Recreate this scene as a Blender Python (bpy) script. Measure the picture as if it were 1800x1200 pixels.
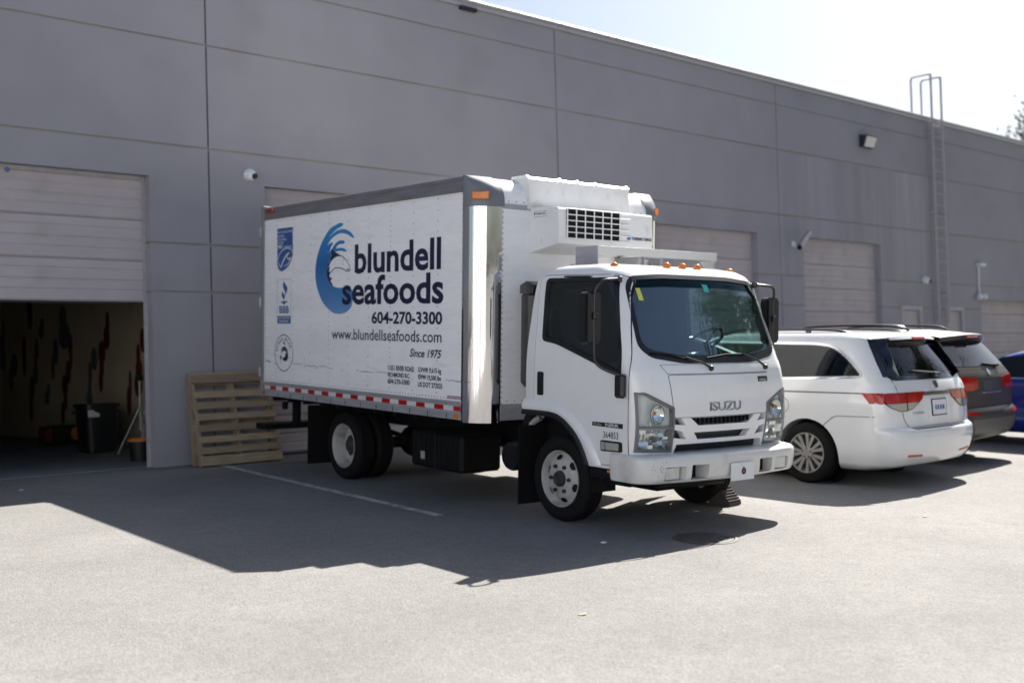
import bpy, bmesh, math, random
from math import sin, cos, pi, radians, sqrt
from mathutils import Vector, Matrix
from mathutils.geometry import delaunay_2d_cdt, tessellate_polygon

# ------------------------------------------------------------------ camera, sky, sun, exposure
for o in list(bpy.data.objects):
    bpy.data.objects.remove(o, do_unlink=True)
scene = bpy.context.scene
COL = scene.collection

cam_data = bpy.data.cameras.new('camera')
cam = bpy.data.objects.new('camera', cam_data)
COL.objects.link(cam)
cam_data.sensor_width = 36.0
cam_data.sensor_fit = 'HORIZONTAL'
cam_data.lens = 39.726
cam_data.clip_start = 0.1
cam_data.clip_end = 3000
_r = Vector((0.738049, -0.674113, -0.029235))
_u = Vector((0.009323, -0.033135, 0.999407))
_f = Vector((0.674682, 0.737885, 0.018170))
_m = Matrix.Identity(4)
for _i in range(3):
    _m[_i][0], _m[_i][1], _m[_i][2] = _r[_i], _u[_i], -_f[_i]
_m[0][3], _m[1][3], _m[2][3] = 0.0, -13.991, 1.2322
cam.matrix_world = _m
cam_data.dof.use_dof = True
cam_data.dof.focus_distance = 9.1
cam_data.dof.aperture_fstop = 1.2
scene.camera = cam

SUN_D = Vector((-3.07, -0.90, -3.31)).normalized()      # the way the light travels
world = bpy.data.worlds.new('World')
scene.world = world
world.use_nodes = True
_nt = world.node_tree
_bg = _nt.nodes['Background']
_sky = _nt.nodes.new('ShaderNodeTexSky')
_sky.sky_type = 'NISHITA'
_sky.sun_disc = False
_sky.sun_elevation = math.asin(-SUN_D.z)
_sky.sun_rotation = math.atan2(-SUN_D.x, -SUN_D.y)
_sky.air_density = 1.0
_sky.dust_density = 2.1
_sky.ozone_density = 1.0
_nt.links.new(_sky.outputs[0], _bg.inputs[0])
_bg.inputs[1].default_value = 0.05

sun_data = bpy.data.lights.new('sun', 'SUN')
sun_data.energy = 5.0
sun_data.angle = radians(0.53)
sun_data.color = (1.0, 0.955, 0.89)
sun = bpy.data.objects.new('sun', sun_data)
COL.objects.link(sun)
sun.rotation_euler = SUN_D.to_track_quat('-Z', 'Y').to_euler()
sun.location = (40, 20, 40)

scene.view_settings.view_transform = 'Standard'
scene.view_settings.look = 'None'
scene.view_settings.exposure = 1.38
scene.view_settings.gamma = 1.0
scene.view_settings.use_curve_mapping = False
scene.cycles.use_denoising = True
scene.cycles.max_bounces = 8
scene.cycles.transparent_max_bounces = 16

KSLOPE = 0.0389                       # the yard falls away from the wall

# ------------------------------------------------------------------ materials
MATS = {}
def mat(name, col, rough=0.5, metal=0.0, spec=0.5, coat=0.0, var=0.0, vscale=3.0, bump=0.0, bscale=40.0,
        emit=None, var2=0.0, v2scale=0.5, stretch=None, rvar=0.0, dirt=None):
    """principled material; var/var2 = fine and broad colour unevenness, bump = fine relief"""
    if name in MATS: return MATS[name]
    m = bpy.data.materials.new(name); m.use_nodes = True
    nt = m.node_tree; b = nt.nodes['Principled BSDF']
    b.inputs['Base Color'].default_value = (*col, 1)
    b.inputs['Roughness'].default_value = rough
    b.inputs['Metallic'].default_value = metal
    b.inputs['Specular IOR Level'].default_value = spec
    b.inputs['Coat Weight'].default_value = coat
    b.inputs['Coat Roughness'].default_value = 0.06
    if emit:
        b.inputs['Emission Color'].default_value = (*emit[0], 1); b.inputs['Emission Strength'].default_value = emit[1]
    tc = nt.nodes.new('ShaderNodeTexCoord')
    src = tc.outputs['Object']
    if stretch:
        mp = nt.nodes.new('ShaderNodeMapping'); mp.inputs['Scale'].default_value = stretch
        nt.links.new(src, mp.inputs[0]); src = mp.outputs[0]
    def noise(scale, detail=4.0):
        n = nt.nodes.new('ShaderNodeTexNoise'); n.inputs['Scale'].default_value = scale; n.inputs['Detail'].default_value = detail
        nt.links.new(src, n.inputs['Vector']); return n
    cur = None
    def mult(colsock, fac_node, lo, hi):
        mr = nt.nodes.new('ShaderNodeMapRange'); mr.inputs[1].default_value = 0.3; mr.inputs[2].default_value = 0.7
        mr.inputs[3].default_value = lo; mr.inputs[4].default_value = hi
        nt.links.new(fac_node.outputs[0], mr.inputs[0])
        mx = nt.nodes.new('ShaderNodeVectorMath'); mx.operation = 'SCALE'
        if colsock is None: mx.inputs[0].default_value = col
        else: nt.links.new(colsock, mx.inputs[0])
        nt.links.new(mr.outputs[0], mx.inputs['Scale']); return mx.outputs[0]
    if var: cur = mult(cur, noise(vscale, 6), 1 - var, 1 + var)
    if var2: cur = mult(cur, noise(v2scale, 5), 1 - var2, 1 + var2)
    if dirt:
        n = noise(dirt[2], 8); mr = nt.nodes.new('ShaderNodeMapRange')
        mr.inputs[1].default_value = dirt[3] if len(dirt) > 3 else 0.55; mr.inputs[2].default_value = mr.inputs[1].default_value + 0.18
        mr.inputs[4].default_value = dirt[1]; nt.links.new(n.outputs[0], mr.inputs[0])
        mx = nt.nodes.new('ShaderNodeMix'); mx.data_type = 'RGBA'
        nt.links.new(mr.outputs[0], mx.inputs[0])
        if cur is None: mx.inputs[6].default_value = (*col, 1)
        else: nt.links.new(cur, mx.inputs[6])
        mx.inputs[7].default_value = (*dirt[0], 1); cur = mx.outputs[2]
    if cur is not None: nt.links.new(cur, b.inputs['Base Color'])
    if rvar:
        n = noise(vscale * 2.3, 5); mr = nt.nodes.new('ShaderNodeMapRange')
        mr.inputs[1].default_value = 0.3; mr.inputs[2].default_value = 0.7
        mr.inputs[3].default_value = max(0.02, rough - rvar); mr.inputs[4].default_value = min(1, rough + rvar)
        nt.links.new(n.outputs[0], mr.inputs[0]); nt.links.new(mr.outputs[0], b.inputs['Roughness'])
    if bump:
        n = noise(bscale, 4); bp = nt.nodes.new('ShaderNodeBump'); bp.inputs['Strength'].default_value = bump
        bp.inputs['Distance'].default_value = 0.01
        nt.links.new(n.outputs[0], bp.inputs['Height']); nt.links.new(bp.outputs[0], b.inputs['Normal'])
    MATS[name] = m
    return m

def glass(name, tint, refl=1.0, haze=0.0):
    """thin window glass: tinted see-through plus fresnel reflection"""
    if name in MATS: return MATS[name]
    m = bpy.data.materials.new(name); m.use_nodes = True
    nt = m.node_tree; nt.nodes.remove(nt.nodes['Principled BSDF']); out = nt.nodes['Material Output']
    tr = nt.nodes.new('ShaderNodeBsdfTransparent'); tr.inputs[0].default_value = (*tint, 1)
    gl = nt.nodes.new('ShaderNodeBsdfGlossy'); gl.inputs['Roughness'].default_value = 0.01 + haze
    gl.inputs[0].default_value = (0.95, 0.97, 1.0, 1)
    lw = nt.nodes.new('ShaderNodeLayerWeight'); lw.inputs[0].default_value = 0.5
    pw = nt.nodes.new('ShaderNodeMath'); pw.operation = 'POWER'; pw.inputs[1].default_value = 5.0; nt.links.new(lw.outputs['Facing'], pw.inputs[0])
    mu = nt.nodes.new('ShaderNodeMath'); mu.operation = 'MULTIPLY_ADD'; mu.inputs[1].default_value = 0.95; mu.inputs[2].default_value = 0.045 * refl
    nt.links.new(pw.outputs[0], mu.inputs[0])
    mx = nt.nodes.new('ShaderNodeMixShader'); nt.links.new(mu.outputs[0], mx.inputs[0])
    nt.links.new(tr.outputs[0], mx.inputs[1]); nt.links.new(gl.outputs[0], mx.inputs[2])
    nt.links.new(mx.outputs[0], out.inputs[0])
    MATS[name] = m
    return m

# ------------------------------------------------------------------ objects
def tag(o, label=None, cat=None, group=None, kind=None):
    if label: o['label'] = label
    if cat: o['category'] = cat
    if group: o['group'] = group
    if kind: o['kind'] = kind
    return o
def empty(name, loc=(0, 0, 0), rotz=0.0):
    o = bpy.data.objects.new(name, None); COL.objects.link(o)
    o.location = loc; o.rotation_euler = (0, 0, rotz); o.empty_display_size = 0.2
    return o
def mesh_obj(name, me, material=None, parent=None):
    o = bpy.data.objects.new(name, me); COL.objects.link(o)
    if material is not None and not me.materials: me.materials.append(material)
    if parent is not None: o.parent = parent
    return o

class MB:
    """collects shapes; build() links them as one mesh object"""
    def __init__(s): s.v = []; s.f = []; s.xf = None
    def add(s, vs, fs):
        b = len(s.v)
        s.v += [tuple(s.xf @ Vector(p)) if s.xf else tuple(p) for p in vs]
        s.f += [tuple(b + i for i in f) for f in fs]; return s
    def box(s, a, b, ch=0.0):
        x0, y0, z0 = [min(a[i], b[i]) for i in range(3)]; x1, y1, z1 = [max(a[i], b[i]) for i in range(3)]
        ch = min(ch, (x1 - x0) * .45, (y1 - y0) * .45, (z1 - z0) * .45)
        if ch <= 0:
            return s.add([(x0,y0,z0),(x1,y0,z0),(x1,y1,z0),(x0,y1,z0),(x0,y0,z1),(x1,y0,z1),(x1,y1,z1),(x0,y1,z1)],
                         [(0,3,2,1),(4,5,6,7),(0,1,5,4),(1,2,6,5),(2,3,7,6),(3,0,4,7)])
        vs = []; idx = {}
        for i, X in enumerate((x0, x1)):
            for j, Y in enumerate((y0, y1)):
                for k, Z in enumerate((z0, z1)):
                    for ax in range(3):
                        p = [X, Y, Z]
                        for t, sg in zip(range(3), (i, j, k)):
                            if t != ax: p[t] += ch if sg == 0 else -ch
                        idx[(i, j, k, ax)] = len(vs); vs.append(tuple(p))
        fs = []
        for ax in range(3):
            o1, o2 = [t for t in range(3) if t != ax]
            for sg in (0, 1):
                q = []
                for (p1, p2) in ((0,0),(1,0),(1,1),(0,1)):
                    c = [0,0,0]; c[ax] = sg; c[o1] = p1; c[o2] = p2; q.append(idx[(*c, ax)])
                fs.append(tuple(q))
        for ax in range(3):                                   # edge chamfers
            o1, o2 = [t for t in range(3) if t != ax]
            for p1 in (0, 1):
                for p2 in (0, 1):
                    c0 = [0,0,0]; c1 = [0,0,0]; c0[o1] = c1[o1] = p1; c0[o2] = c1[o2] = p2; c1[ax] = 1
                    fs.append((idx[(*c0, o1)], idx[(*c1, o1)], idx[(*c1, o2)], idx[(*c0, o2)]))
        for i in (0, 1):
            for j in (0, 1):
                for k in (0, 1): fs.append((idx[(i,j,k,0)], idx[(i,j,k,1)], idx[(i,j,k,2)]))
        return s.add(vs, fs)
    def prism(s, poly, axis, a, b):
        """polygon in the two other axes (in x,y,z order) pushed along axis from a to b"""
        n = len(poly); o = [t for t in range(3) if t != axis]; vs = []
        for d in (a, b):
            for p in poly:
                c = [0,0,0]; c[axis] = d; c[o[0]] = p[0]; c[o[1]] = p[1]; vs.append(tuple(c))
        tri = tessellate_polygon([[Vector((p[0], p[1], 0)) for p in poly]])
        fs = [tuple(t) for t in tri] + [tuple(n + i for i in t) for t in tri]
        fs += [(i, (i + 1) % n, n + (i + 1) % n, n + i) for i in range(n)]
        return s.add(vs, fs)
    def tube(s, pts, r, n=10, cap=True, r2=None):
        pts = [Vector(p) for p in pts]; rings = []
        t0 = (pts[1] - pts[0]).normalized()
        up = Vector((0, 0, 1)) if abs(t0.z) < .9 else Vector((1, 0, 0))
        nrm = (up - t0 * up.dot(t0)).normalized(); vs = []
        for i, p in enumerate(pts):
            if i == 0: t = (pts[1] - p).normalized()
            elif i == len(pts) - 1: t = (p - pts[i - 1]).normalized()
            else: t = ((pts[i + 1] - p).normalized() + (p - pts[i - 1]).normalized()).normalized()
            nrm = (nrm - t * nrm.dot(t)).normalized(); bn = t.cross(nrm)
            rr = r if r2 is None else r + (r2 - r) * i / (len(pts) - 1)
            for k in range(n):
                a = 2 * pi * k / n; vs.append(p + nrm * (rr * cos(a)) + bn * (rr * sin(a)))
        fs = []
        for i in range(len(pts) - 1):
            for k in range(n):
                fs.append((i*n + k, i*n + (k+1) % n, (i+1)*n + (k+1) % n, (i+1)*n + k))
        if cap: fs += [tuple(range(n)), tuple(range((len(pts)-1)*n, len(pts)*n))]
        return s.add(vs, fs)
    def lathe(s, prof, axis, c, n=32, closed=False, a0=0.0, a1=2*pi):
        """profile of (along axis, radius) turned about an axis through c"""
        full = abs(a1 - a0 - 2*pi) < 1e-6; m = n if full else n + 1
        o = [t for t in range(3) if t != axis]; vs = []
        for k in range(m):
            a = a0 + (a1 - a0) * k / n
            for (h, r) in prof:
                p = [0,0,0]; p[axis] = c[axis] + h; p[o[0]] = c[o[0]] + r * cos(a); p[o[1]] = c[o[1]] + r * sin(a); vs.append(tuple(p))
        L = len(prof); fs = []
        for k in range(n):
            k2 = (k + 1) % m
            for i in range(L - 1 if not closed else L):
                j = (i + 1) % L
                fs.append((k*L + i, k2*L + i, k2*L + j, k*L + j))
        return s.add(vs, fs)
    def ball(s, c, r, n=12, m=8, sz=(1,1,1), z0=-1.0):
        vs = []; fs = []
        for i in range(m + 1):
            t = -pi/2 + pi * i / m; zz = max(sin(t), z0)
            for k in range(n):
                a = 2*pi*k/n; vs.append((c[0] + r*sz[0]*cos(t)*cos(a), c[1] + r*sz[1]*cos(t)*sin(a), c[2] + r*sz[2]*zz))
        for i in range(m):
            for k in range(n): fs.append((i*n+k, i*n+(k+1) % n, (i+1)*n+(k+1) % n, (i+1)*n+k))
        return s.add(vs, fs)
    def mesh(s, name, smooth=30, merge=True, off=None):
        me = bpy.data.meshes.new(name)
        vs = s.v if off is None else [(p[0]-off[0], p[1]-off[1], p[2]-off[2]) for p in s.v]
        bm = bmesh.new(); bv = [bm.verts.new(p) for p in vs]
        for f in s.f:
            try: bm.faces.new([bv[i] for i in f])
            except ValueError: pass
        if merge: bmesh.ops.remove_doubles(bm, verts=bm.verts, dist=1e-5)
        bmesh.ops.dissolve_degenerate(bm, dist=1e-6, edges=bm.edges)
        bmesh.ops.recalc_face_normals(bm, faces=bm.faces)
        bm.to_mesh(me); bm.free()
        if smooth:
            for p in me.polygons: p.use_smooth = True
            me.set_sharp_from_angle(angle=radians(smooth))
        return me
    def build(s, name, material, parent=None, smooth=30, off=None, merge=True):
        return mesh_obj(name, s.mesh(name, smooth, merge, off), material, parent)

def copy_tree(o, parent=None):
    c = o.copy(); COL.objects.link(c); c.parent = parent
    for ch in list(o.children): copy_tree(ch, c)
    return c

def boolean(me, cutters, name, smooth=35):
    """me minus every cutter mesh"""
    a = bpy.data.objects.new('tmp', me); COL.objects.link(a); tmp = []
    for cme in cutters:
        c = bpy.data.objects.new('cut', cme); COL.objects.link(c); tmp.append(c)
        md = a.modifiers.new('b', 'BOOLEAN'); md.operation = 'DIFFERENCE'; md.solver = 'EXACT'; md.object = c
    dg = bpy.context.evaluated_depsgraph_get(); dg.update()
    out = bpy.data.meshes.new_from_object(a.evaluated_get(dg)); out.name = name
    for c in tmp: bpy.data.objects.remove(c, do_unlink=True)
    bpy.data.objects.remove(a, do_unlink=True)
    for p in out.polygons: p.use_smooth = True
    out.set_sharp_from_angle(angle=radians(smooth))
    return out

def text_mesh(s, bold=0.0, shear=0.0, spacing=1.0):
    cu = bpy.data.curves.new('t', 'FONT'); cu.body = s; cu.offset = bold; cu.shear = shear; cu.space_character = spacing
    cu.resolution_u = 3
    o = bpy.data.objects.new('t', cu); COL.objects.link(o)
    dg = bpy.context.evaluated_depsgraph_get(); dg.update()
    me = bpy.data.meshes.new_from_object(o.evaluated_get(dg))
    vs = [(v.co.x, v.co.y) for v in me.vertices]; fs = [tuple(p.vertices) for p in me.polygons]
    bpy.data.objects.remove(o, do_unlink=True); bpy.data.curves.remove(cu); bpy.data.meshes.remove(me)
    return vs, fs
def text_into(mb, s, u0, u1, v0, v1, place, **kw):
    """lettering stretched to u0..u1 along the line and v0 (baseline) .. v1 (top); place(u, v) -> 3D"""
    vs, fs = text_mesh(s, **kw)
    x0 = min(p[0] for p in vs); x1 = max(p[0] for p in vs); y1 = max(p[1] for p in vs)
    mb.add([place(u0 + (p[0]-x0)/(x1-x0)*(u1-u0), v0 + p[1]/y1*(v1-v0)) for p in vs], fs)
def stroke(mb, pts, w, place, closed=False, taper=False):
    n = len(pts); vs = []
    for i, p in enumerate(pts):
        a = pts[(i-1) % n] if (i > 0 or closed) else p; b = pts[(i+1) % n] if (i < n-1 or closed) else p
        d = Vector((b[0]-a[0], b[1]-a[1])); d.normalize(); nx, ny = -d.y, d.x
        ww = w * (sin(pi * (i + .4) / (n - .2)) * .8 + .25) if taper else w
        vs += [place(p[0] + nx*ww/2, p[1] + ny*ww/2), place(p[0] - nx*ww/2, p[1] - ny*ww/2)]
    m = n if closed else n - 1
    mb.add(vs, [(2*i, 2*i+1, 2*((i+1) % n)+1, 2*((i+1) % n)) for i in range(m)])
def flat(mb, poly, place):
    tri = tessellate_polygon([[Vector((p[0], p[1], 0)) for p in poly]])
    mb.add([place(*p) for p in poly], [tuple(t) for t in tri])
def smoothed(pts, n=4, closed=True):
    """catmull-rom through the points"""
    out = []; N = len(pts)
    for i in range(N if closed else N - 1):
        g = lambda k: pts[k % N] if closed else pts[min(max(k, 0), N-1)]
        p0, p1, p2, p3 = g(i-1), g(i), g(i+1), g(i+2)
        for k in range(n):
            t = k / n
            out.append(tuple(.5*((2*b) + (-a+c)*t + (2*a-5*b+4*c-d)*t*t + (-a+3*b-3*c+d)*t**3) for a, b, c, d in zip(p0, p1, p2, p3)))
    if not closed: out.append(pts[-1])
    return out

# ------------------------------------------------------------------ bodies made of level slices
class Slices:
    """a body described by level slices: z, lo end (y), hi end (y), half width, corner (rx, ry) at lo and hi, bow at lo, centre cx"""
    def __init__(s, rows, cx=0.0): s.rows = rows; s.cx = cx; s.z0 = rows[0][0]; s.z1 = rows[-1][0]
    def par(s, z):
        R = s.rows; z = min(max(z, s.z0), s.z1); k = 0
        while k < len(R) - 2 and z > R[k+1][0]: k += 1
        h = R[k+1][0] - R[k][0]; t = (z - R[k][0]) / h; out = []
        for c in range(1, len(R[0])):
            def slope(i):
                if i == 0 or i == len(R) - 1: 
                    j = 0 if i == 0 else len(R) - 2
                    return (R[j+1][c] - R[j][c]) / (R[j+1][0] - R[j][0])
                a = (R[i][c] - R[i-1][c]) / (R[i][0] - R[i-1][0]); b = (R[i+1][c] - R[i][c]) / (R[i+1][0] - R[i][0])
                return 0.0 if a * b <= 0 else 2*a*b/(a+b)
            m0, m1 = slope(k)*h, slope(k+1)*h; p0, p1 = R[k][c], R[k+1][c]
            out.append((2*t**3-3*t*t+1)*p0 + (t**3-2*t*t+t)*m0 + (-2*t**3+3*t*t)*p1 + (t**3-t*t)*m1)
        return out
    def ring(s, z, ins=0.0, nl=12, nc=7, ns=8, nh=4):
        lo, hi, hw, rx, ry, rh, bow = s.par(z)
        lo += ins; hi -= ins; hw -= ins; pts = []
        e = hw - rx; ylo = lambda x: lo + bow * (x/hw)**2
        for i in range(nl + 1):
            x = -e + 2*e*i/nl; pts.append((x, ylo(x)))
        yb = ylo(e)
        for i in range(1, nc + 1):
            a = pi/2*i/nc; pts.append((e + rx*sin(a), yb + ry*(1-cos(a))))
        y0 = yb + ry; y1 = hi - rh
        for i in range(1, ns + 1): pts.append((hw, y0 + (y1-y0)*i/ns))
        for i in range(1, 4):
            a = pi/2*i/3; pts.append((hw - rh*(1-cos(a)), y1 + rh*sin(a)))
        for i in range(1, nh): pts.append((hw-rh - 2*(hw-rh)*i/nh, hi))
        for i in range(3, -1, -1):
            a = pi/2*i/3; pts.append((-(hw - rh*(1-cos(a))), y1 + rh*sin(a)))
        for i in range(ns - 1, -1, -1): pts.append((-hw, y0 + (y1-y0)*i/ns))
        for i in range(nc - 1, 0, -1):
            a = pi/2*i/nc; pts.append((-(e + rx*sin(a)), yb + ry*(1-cos(a))))
        return [(p[0] + s.cx, p[1]) for p in pts]
    def mesh(s, name, n=36, ins=0.0, zs=None):
        zs = zs or sorted(set([round(s.z0 + (s.z1-s.z0)*i/n, 5) for i in range(n+1)] + [r[0] for r in s.rows]))
        mb = MB(); vs = []; m = 0
        for z in zs:
            zz = z
            if ins: zz = min(max(z, s.z0 + ins), s.z1 - ins)
            rg = s.ring(zz, ins); m = len(rg); vs += [(p[0], p[1], zz) for p in rg]
        L = len(zs); fs = []
        for i in range(L - 1):
            for k in range(m): fs.append((i*m+k, i*m+(k+1) % m, (i+1)*m+(k+1) % m, (i+1)*m+k))
        fs += [tuple(range(m)), tuple(range((L-1)*m, L*m))]
        mb.add(vs, fs)
        return mb.mesh(name, 40)
    def lo_y(s, x, z):
        lo, hi, hw, rx, ry, rh, bow = s.par(z); x = abs(x - s.cx); e = hw - rx
        if x <= e: return lo + bow*(x/hw)**2
        a = math.asin(min(1.0, (x-e)/rx)); return lo + bow*(e/hw)**2 + ry*(1-cos(a))
    def side_x(s, y, z):
        lo, hi, hw, rx, ry, rh, bow = s.par(z); e = hw - rx; yb = lo + bow*(e/hw)**2
        if y >= yb + ry: return hw
        a = math.acos(min(1.0, max(-1.0, 1 - (y-yb)/ry))); return e + rx*sin(a)
    def hit_lo(s, x, z):
        h = .004; y = s.lo_y(x, z)
        yx = (s.lo_y(x+h, z) - s.lo_y(x-h, z))/(2*h); yz = (s.lo_y(x, z+h) - s.lo_y(x, z-h))/(2*h)
        return Vector((x, y, z)), Vector((max(-6, min(6, yx)), -1, yz)).normalized()
    def hit_side(s, sg):
        def f(y, z):
            h = .004; X = s.side_x(y, z)
            xy = (s.side_x(y+h, z) - s.side_x(y-h, z))/(2*h); xz = (s.side_x(y, z+h) - s.side_x(y, z-h))/(2*h)
            return Vector((s.cx + sg*X, y, z)), Vector((sg, -max(-6, min(6, xy)), -xz)).normalized()
        return f

def inside(p, poly):
    c = False; n = len(poly)
    for i in range(n):
        a, b = poly[i], poly[i-1]
        if (a[1] > p[1]) != (b[1] > p[1]) and p[0] < (b[0]-a[0])*(p[1]-a[1])/(b[1]-a[1]) + a[0]: c = not c
    return c
def dense(poly, step):
    out = []
    for i, a in enumerate(poly):
        b = poly[(i+1) % len(poly)]; d = sqrt((b[0]-a[0])**2 + (b[1]-a[1])**2); k = max(1, int(d/step))
        out += [(a[0] + (b[0]-a[0])*t/k, a[1] + (b[1]-a[1])*t/k) for t in range(k)]
    return out
def patch(mb, outline, hit, off=0.004, thick=0.006, hole=None, step=0.06):
    """a sheet with its own outline (and hole) that follows a body's surface"""
    loops = [dense(outline, step)] + ([dense(h, step) for h in hole] if hole else [])
    pts = []; edges = []
    for L in loops:
        b = len(pts); pts += L; edges += [(b+i, b+(i+1) % len(L)) for i in range(len(L))]
    xs = [p[0] for p in loops[0]]; ys = [p[1] for p in loops[0]]
    nx = int((max(xs)-min(xs))/step); ny = int((max(ys)-min(ys))/step); nb = len(pts)
    for i in range(1, nx+1):
        for j in range(1, ny+1):
            p = (min(xs) + i*(max(xs)-min(xs))/(nx+1), min(ys) + j*(max(ys)-min(ys))/(ny+1))
            if inside(p, loops[0]) and not any(inside(p, h) for h in loops[1:]):
                if min((p[0]-q[0])**2 + (p[1]-q[1])**2 for q in pts[:nb]) > (step*.35)**2: pts.append(p)
    r = delaunay_2d_cdt([Vector(p) for p in pts], edges, [], 0, 1e-6)
    V2, E2, F2 = r[0], r[1], r[2]; fs = []
    for f in F2:
        c = (sum(V2[i].x for i in f)/len(f), sum(V2[i].y for i in f)/len(f))
        if inside(c, loops[0]) and not any(inside(c, h) for h in loops[1:]): fs.append(tuple(f))
    top = []; bot = []
    for p in V2:
        P, N = hit(p.x, p.y); top.append(P + N*off); bot.append(P + N*(off-thick))
    n = len(V2); cnt = {}
    for f in fs:
        for i in range(len(f)):
            e = (f[i], f[(i+1) % len(f)]); cnt[tuple(sorted(e))] = cnt.get(tuple(sorted(e)), 0) + 1
    sides = [(a, b, b+n, a+n) for (a, b), c in cnt.items() if c == 1]
    mb.add(top + bot, fs + [tuple(i+n for i in reversed(f)) for f in fs] + sides)
def grow(poly, d):
    """polygon pushed outward by d (inward if negative)"""
    n = len(poly); A = sum(poly[i-1][0]*poly[i][1] - poly[i][0]*poly[i-1][1] for i in range(n)); sg = 1 if A > 0 else -1; out = []
    for i in range(n):
        a, b, c = poly[i-1], poly[i], poly[(i+1) % n]
        d1 = Vector((b[0]-a[0], b[1]-a[1])).normalized(); d2 = Vector((c[0]-b[0], c[1]-b[1])).normalized()
        n1 = Vector((d1.y, -d1.x))*sg; n2 = Vector((d2.y, -d2.x))*sg; m = n1 + n2
        k = 1/max(.35, (1 + n1.dot(n2))/1.0) if m.length > 1e-6 else 0
        out.append((b[0] + m.x*k*d, b[1] + m.y*k*d))
    return out
def rounded(poly, r, n=4):
    out = []; N = len(poly)
    for i in range(N):
        a, b, c = Vector(poly[i-1]), Vector(poly[i]), Vector(poly[(i+1) % N]); rr = r[i] if isinstance(r, (list, tuple)) else r
        d1 = (a-b); d2 = (c-b); k = min(rr, d1.length*.45, d2.length*.45); p = b + d1.normalized()*k; q = b + d2.normalized()*k
        for j in range(n+1):
            t = j/n; out.append(tuple(p*(1-t)**2 + b*2*t*(1-t) + q*t*t))
    return out
STRIPES_RED = [(5.28, 2.24, 5.75, 0.99, 0.32), (6.91, 1.92, 7.5, 0.4, 0.3), (3.92, 1.89, 4.2, 0.91, 0.33), (4.38, 1.2, 4.51, 0.62, 0.19), (9.39, 1.93, 9.52, 1.33, 0.32), (8.97, 2.68, 9.15, 2.22, 0.29)]
STRIPES_GREY = [(7.32, 2.43, 7.43, 1.82, 0.58), (7.78, 1.83, 7.91, 1.24, 0.32), (8.64, 1.89, 9.2, 0.41, 0.3), (8.4, 2.31, 8.42, 2.0, 0.3), (5.94, 1.63, 6.27, 0.65, 0.28), (8.19, 1.03, 8.17, 0.72, 0.29), (10.06, 1.61, 10.19, 1.03, 0.37), (10.58, 2.31, 10.83, 1.46, 0.38)]
# logo outlines on the truck side: (distance from the rear, height)
LG_body=[(1.706, 2.037), (1.595, 1.964), (1.493, 1.868), (1.412, 1.75), (1.367, 1.63), (1.358, 1.508), (1.385, 1.396), (1.45, 1.283), (1.545, 1.181), (1.67, 1.105), (1.812, 1.055), (1.952, 1.045), (2.088, 1.064), (2.194, 1.113), (2.24, 1.185), (2.249, 1.262), (2.219, 1.321), (2.161, 1.353), (2.094, 1.341), (2.006, 1.346), (1.907, 1.348), (1.797, 1.366), (1.716, 1.404), (1.656, 1.47), (1.639, 1.541), (1.654, 1.6), (1.692, 1.659), (1.738, 1.707), (1.745, 1.791), (1.684, 1.754), (1.618, 1.792), (1.658, 1.87), (1.645, 1.906), (1.677, 1.959)]
LG_f1=[(1.637, 1.931), (1.706, 2.035), (1.817, 2.07), (1.916, 2.09), (1.991, 2.089), (2.014, 2.072), (1.976, 2.051), (1.887, 2.032), (1.788, 1.993), (1.708, 1.953), (1.643, 1.909)]
LG_f2=[(1.618, 1.794), (1.647, 1.906), (1.758, 1.97), (1.897, 2.011), (2.035, 2.016), (2.151, 1.987), (2.229, 1.944), (2.263, 1.903), (2.21, 1.916), (2.113, 1.952), (1.996, 1.973), (1.878, 1.965), (1.763, 1.927), (1.668, 1.87)]
LG_f3=[(1.618, 1.792), (1.648, 1.841), (1.709, 1.87), (1.77, 1.877), (1.772, 1.855), (1.73, 1.822), (1.684, 1.757)]
LG_f4=[(1.684, 1.754), (1.761, 1.806), (1.836, 1.86), (1.929, 1.889), (2.027, 1.886), (2.053, 1.868), (2.028, 1.85), (1.939, 1.851), (1.876, 1.828), (1.841, 1.792), (1.761, 1.776)]
LG_f5=[(1.745, 1.787), (1.841, 1.797), (1.93, 1.805), (2.028, 1.796), (2.101, 1.766), (2.068, 1.759), (1.96, 1.773), (1.841, 1.77)]
LG_fin=[(1.744, 1.801), (1.871, 1.751), (2.01, 1.706), (2.05, 1.685), (1.961, 1.71), (1.882, 1.711), (1.802, 1.69), (1.733, 1.653), (1.693, 1.609), (1.667, 1.57), (1.643, 1.551), (1.666, 1.62), (1.722, 1.678), (1.752, 1.727)]
LG_tail=[(1.667, 1.58), (1.687, 1.589), (1.713, 1.598), (1.703, 1.574), (1.687, 1.549), (1.714, 1.529), (1.764, 1.552), (1.834, 1.585), (1.84, 1.577), (1.795, 1.554), (1.734, 1.528), (1.7, 1.499), (1.709, 1.469), (1.77, 1.472), (1.73, 1.429), (1.767, 1.398), (1.791, 1.362), (1.716, 1.404), (1.656, 1.47), (1.639, 1.541)]
LG_back=[(2.0, 1.707), (2.099, 1.654), (2.161, 1.599), (2.183, 1.539)]
LG_jaw=[(1.824, 1.579), (1.943, 1.576), (2.042, 1.554), (2.104, 1.533), (2.143, 1.536), (2.15, 1.55), (2.119, 1.556), (2.1, 1.545)]
LG_jaw2=[(2.13, 1.532), (2.183, 1.541)]
LG_gill=[(2.04, 1.686), (2.017, 1.647), (2.014, 1.603)]
LG_msc=[(0.358, 2.116), (0.77, 2.117), (0.779, 1.808), (0.762, 1.745), (0.724, 1.683), (0.656, 1.633), (0.576, 1.598), (0.495, 1.579), (0.432, 1.586), (0.385, 1.615), (0.36, 1.675)]
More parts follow.
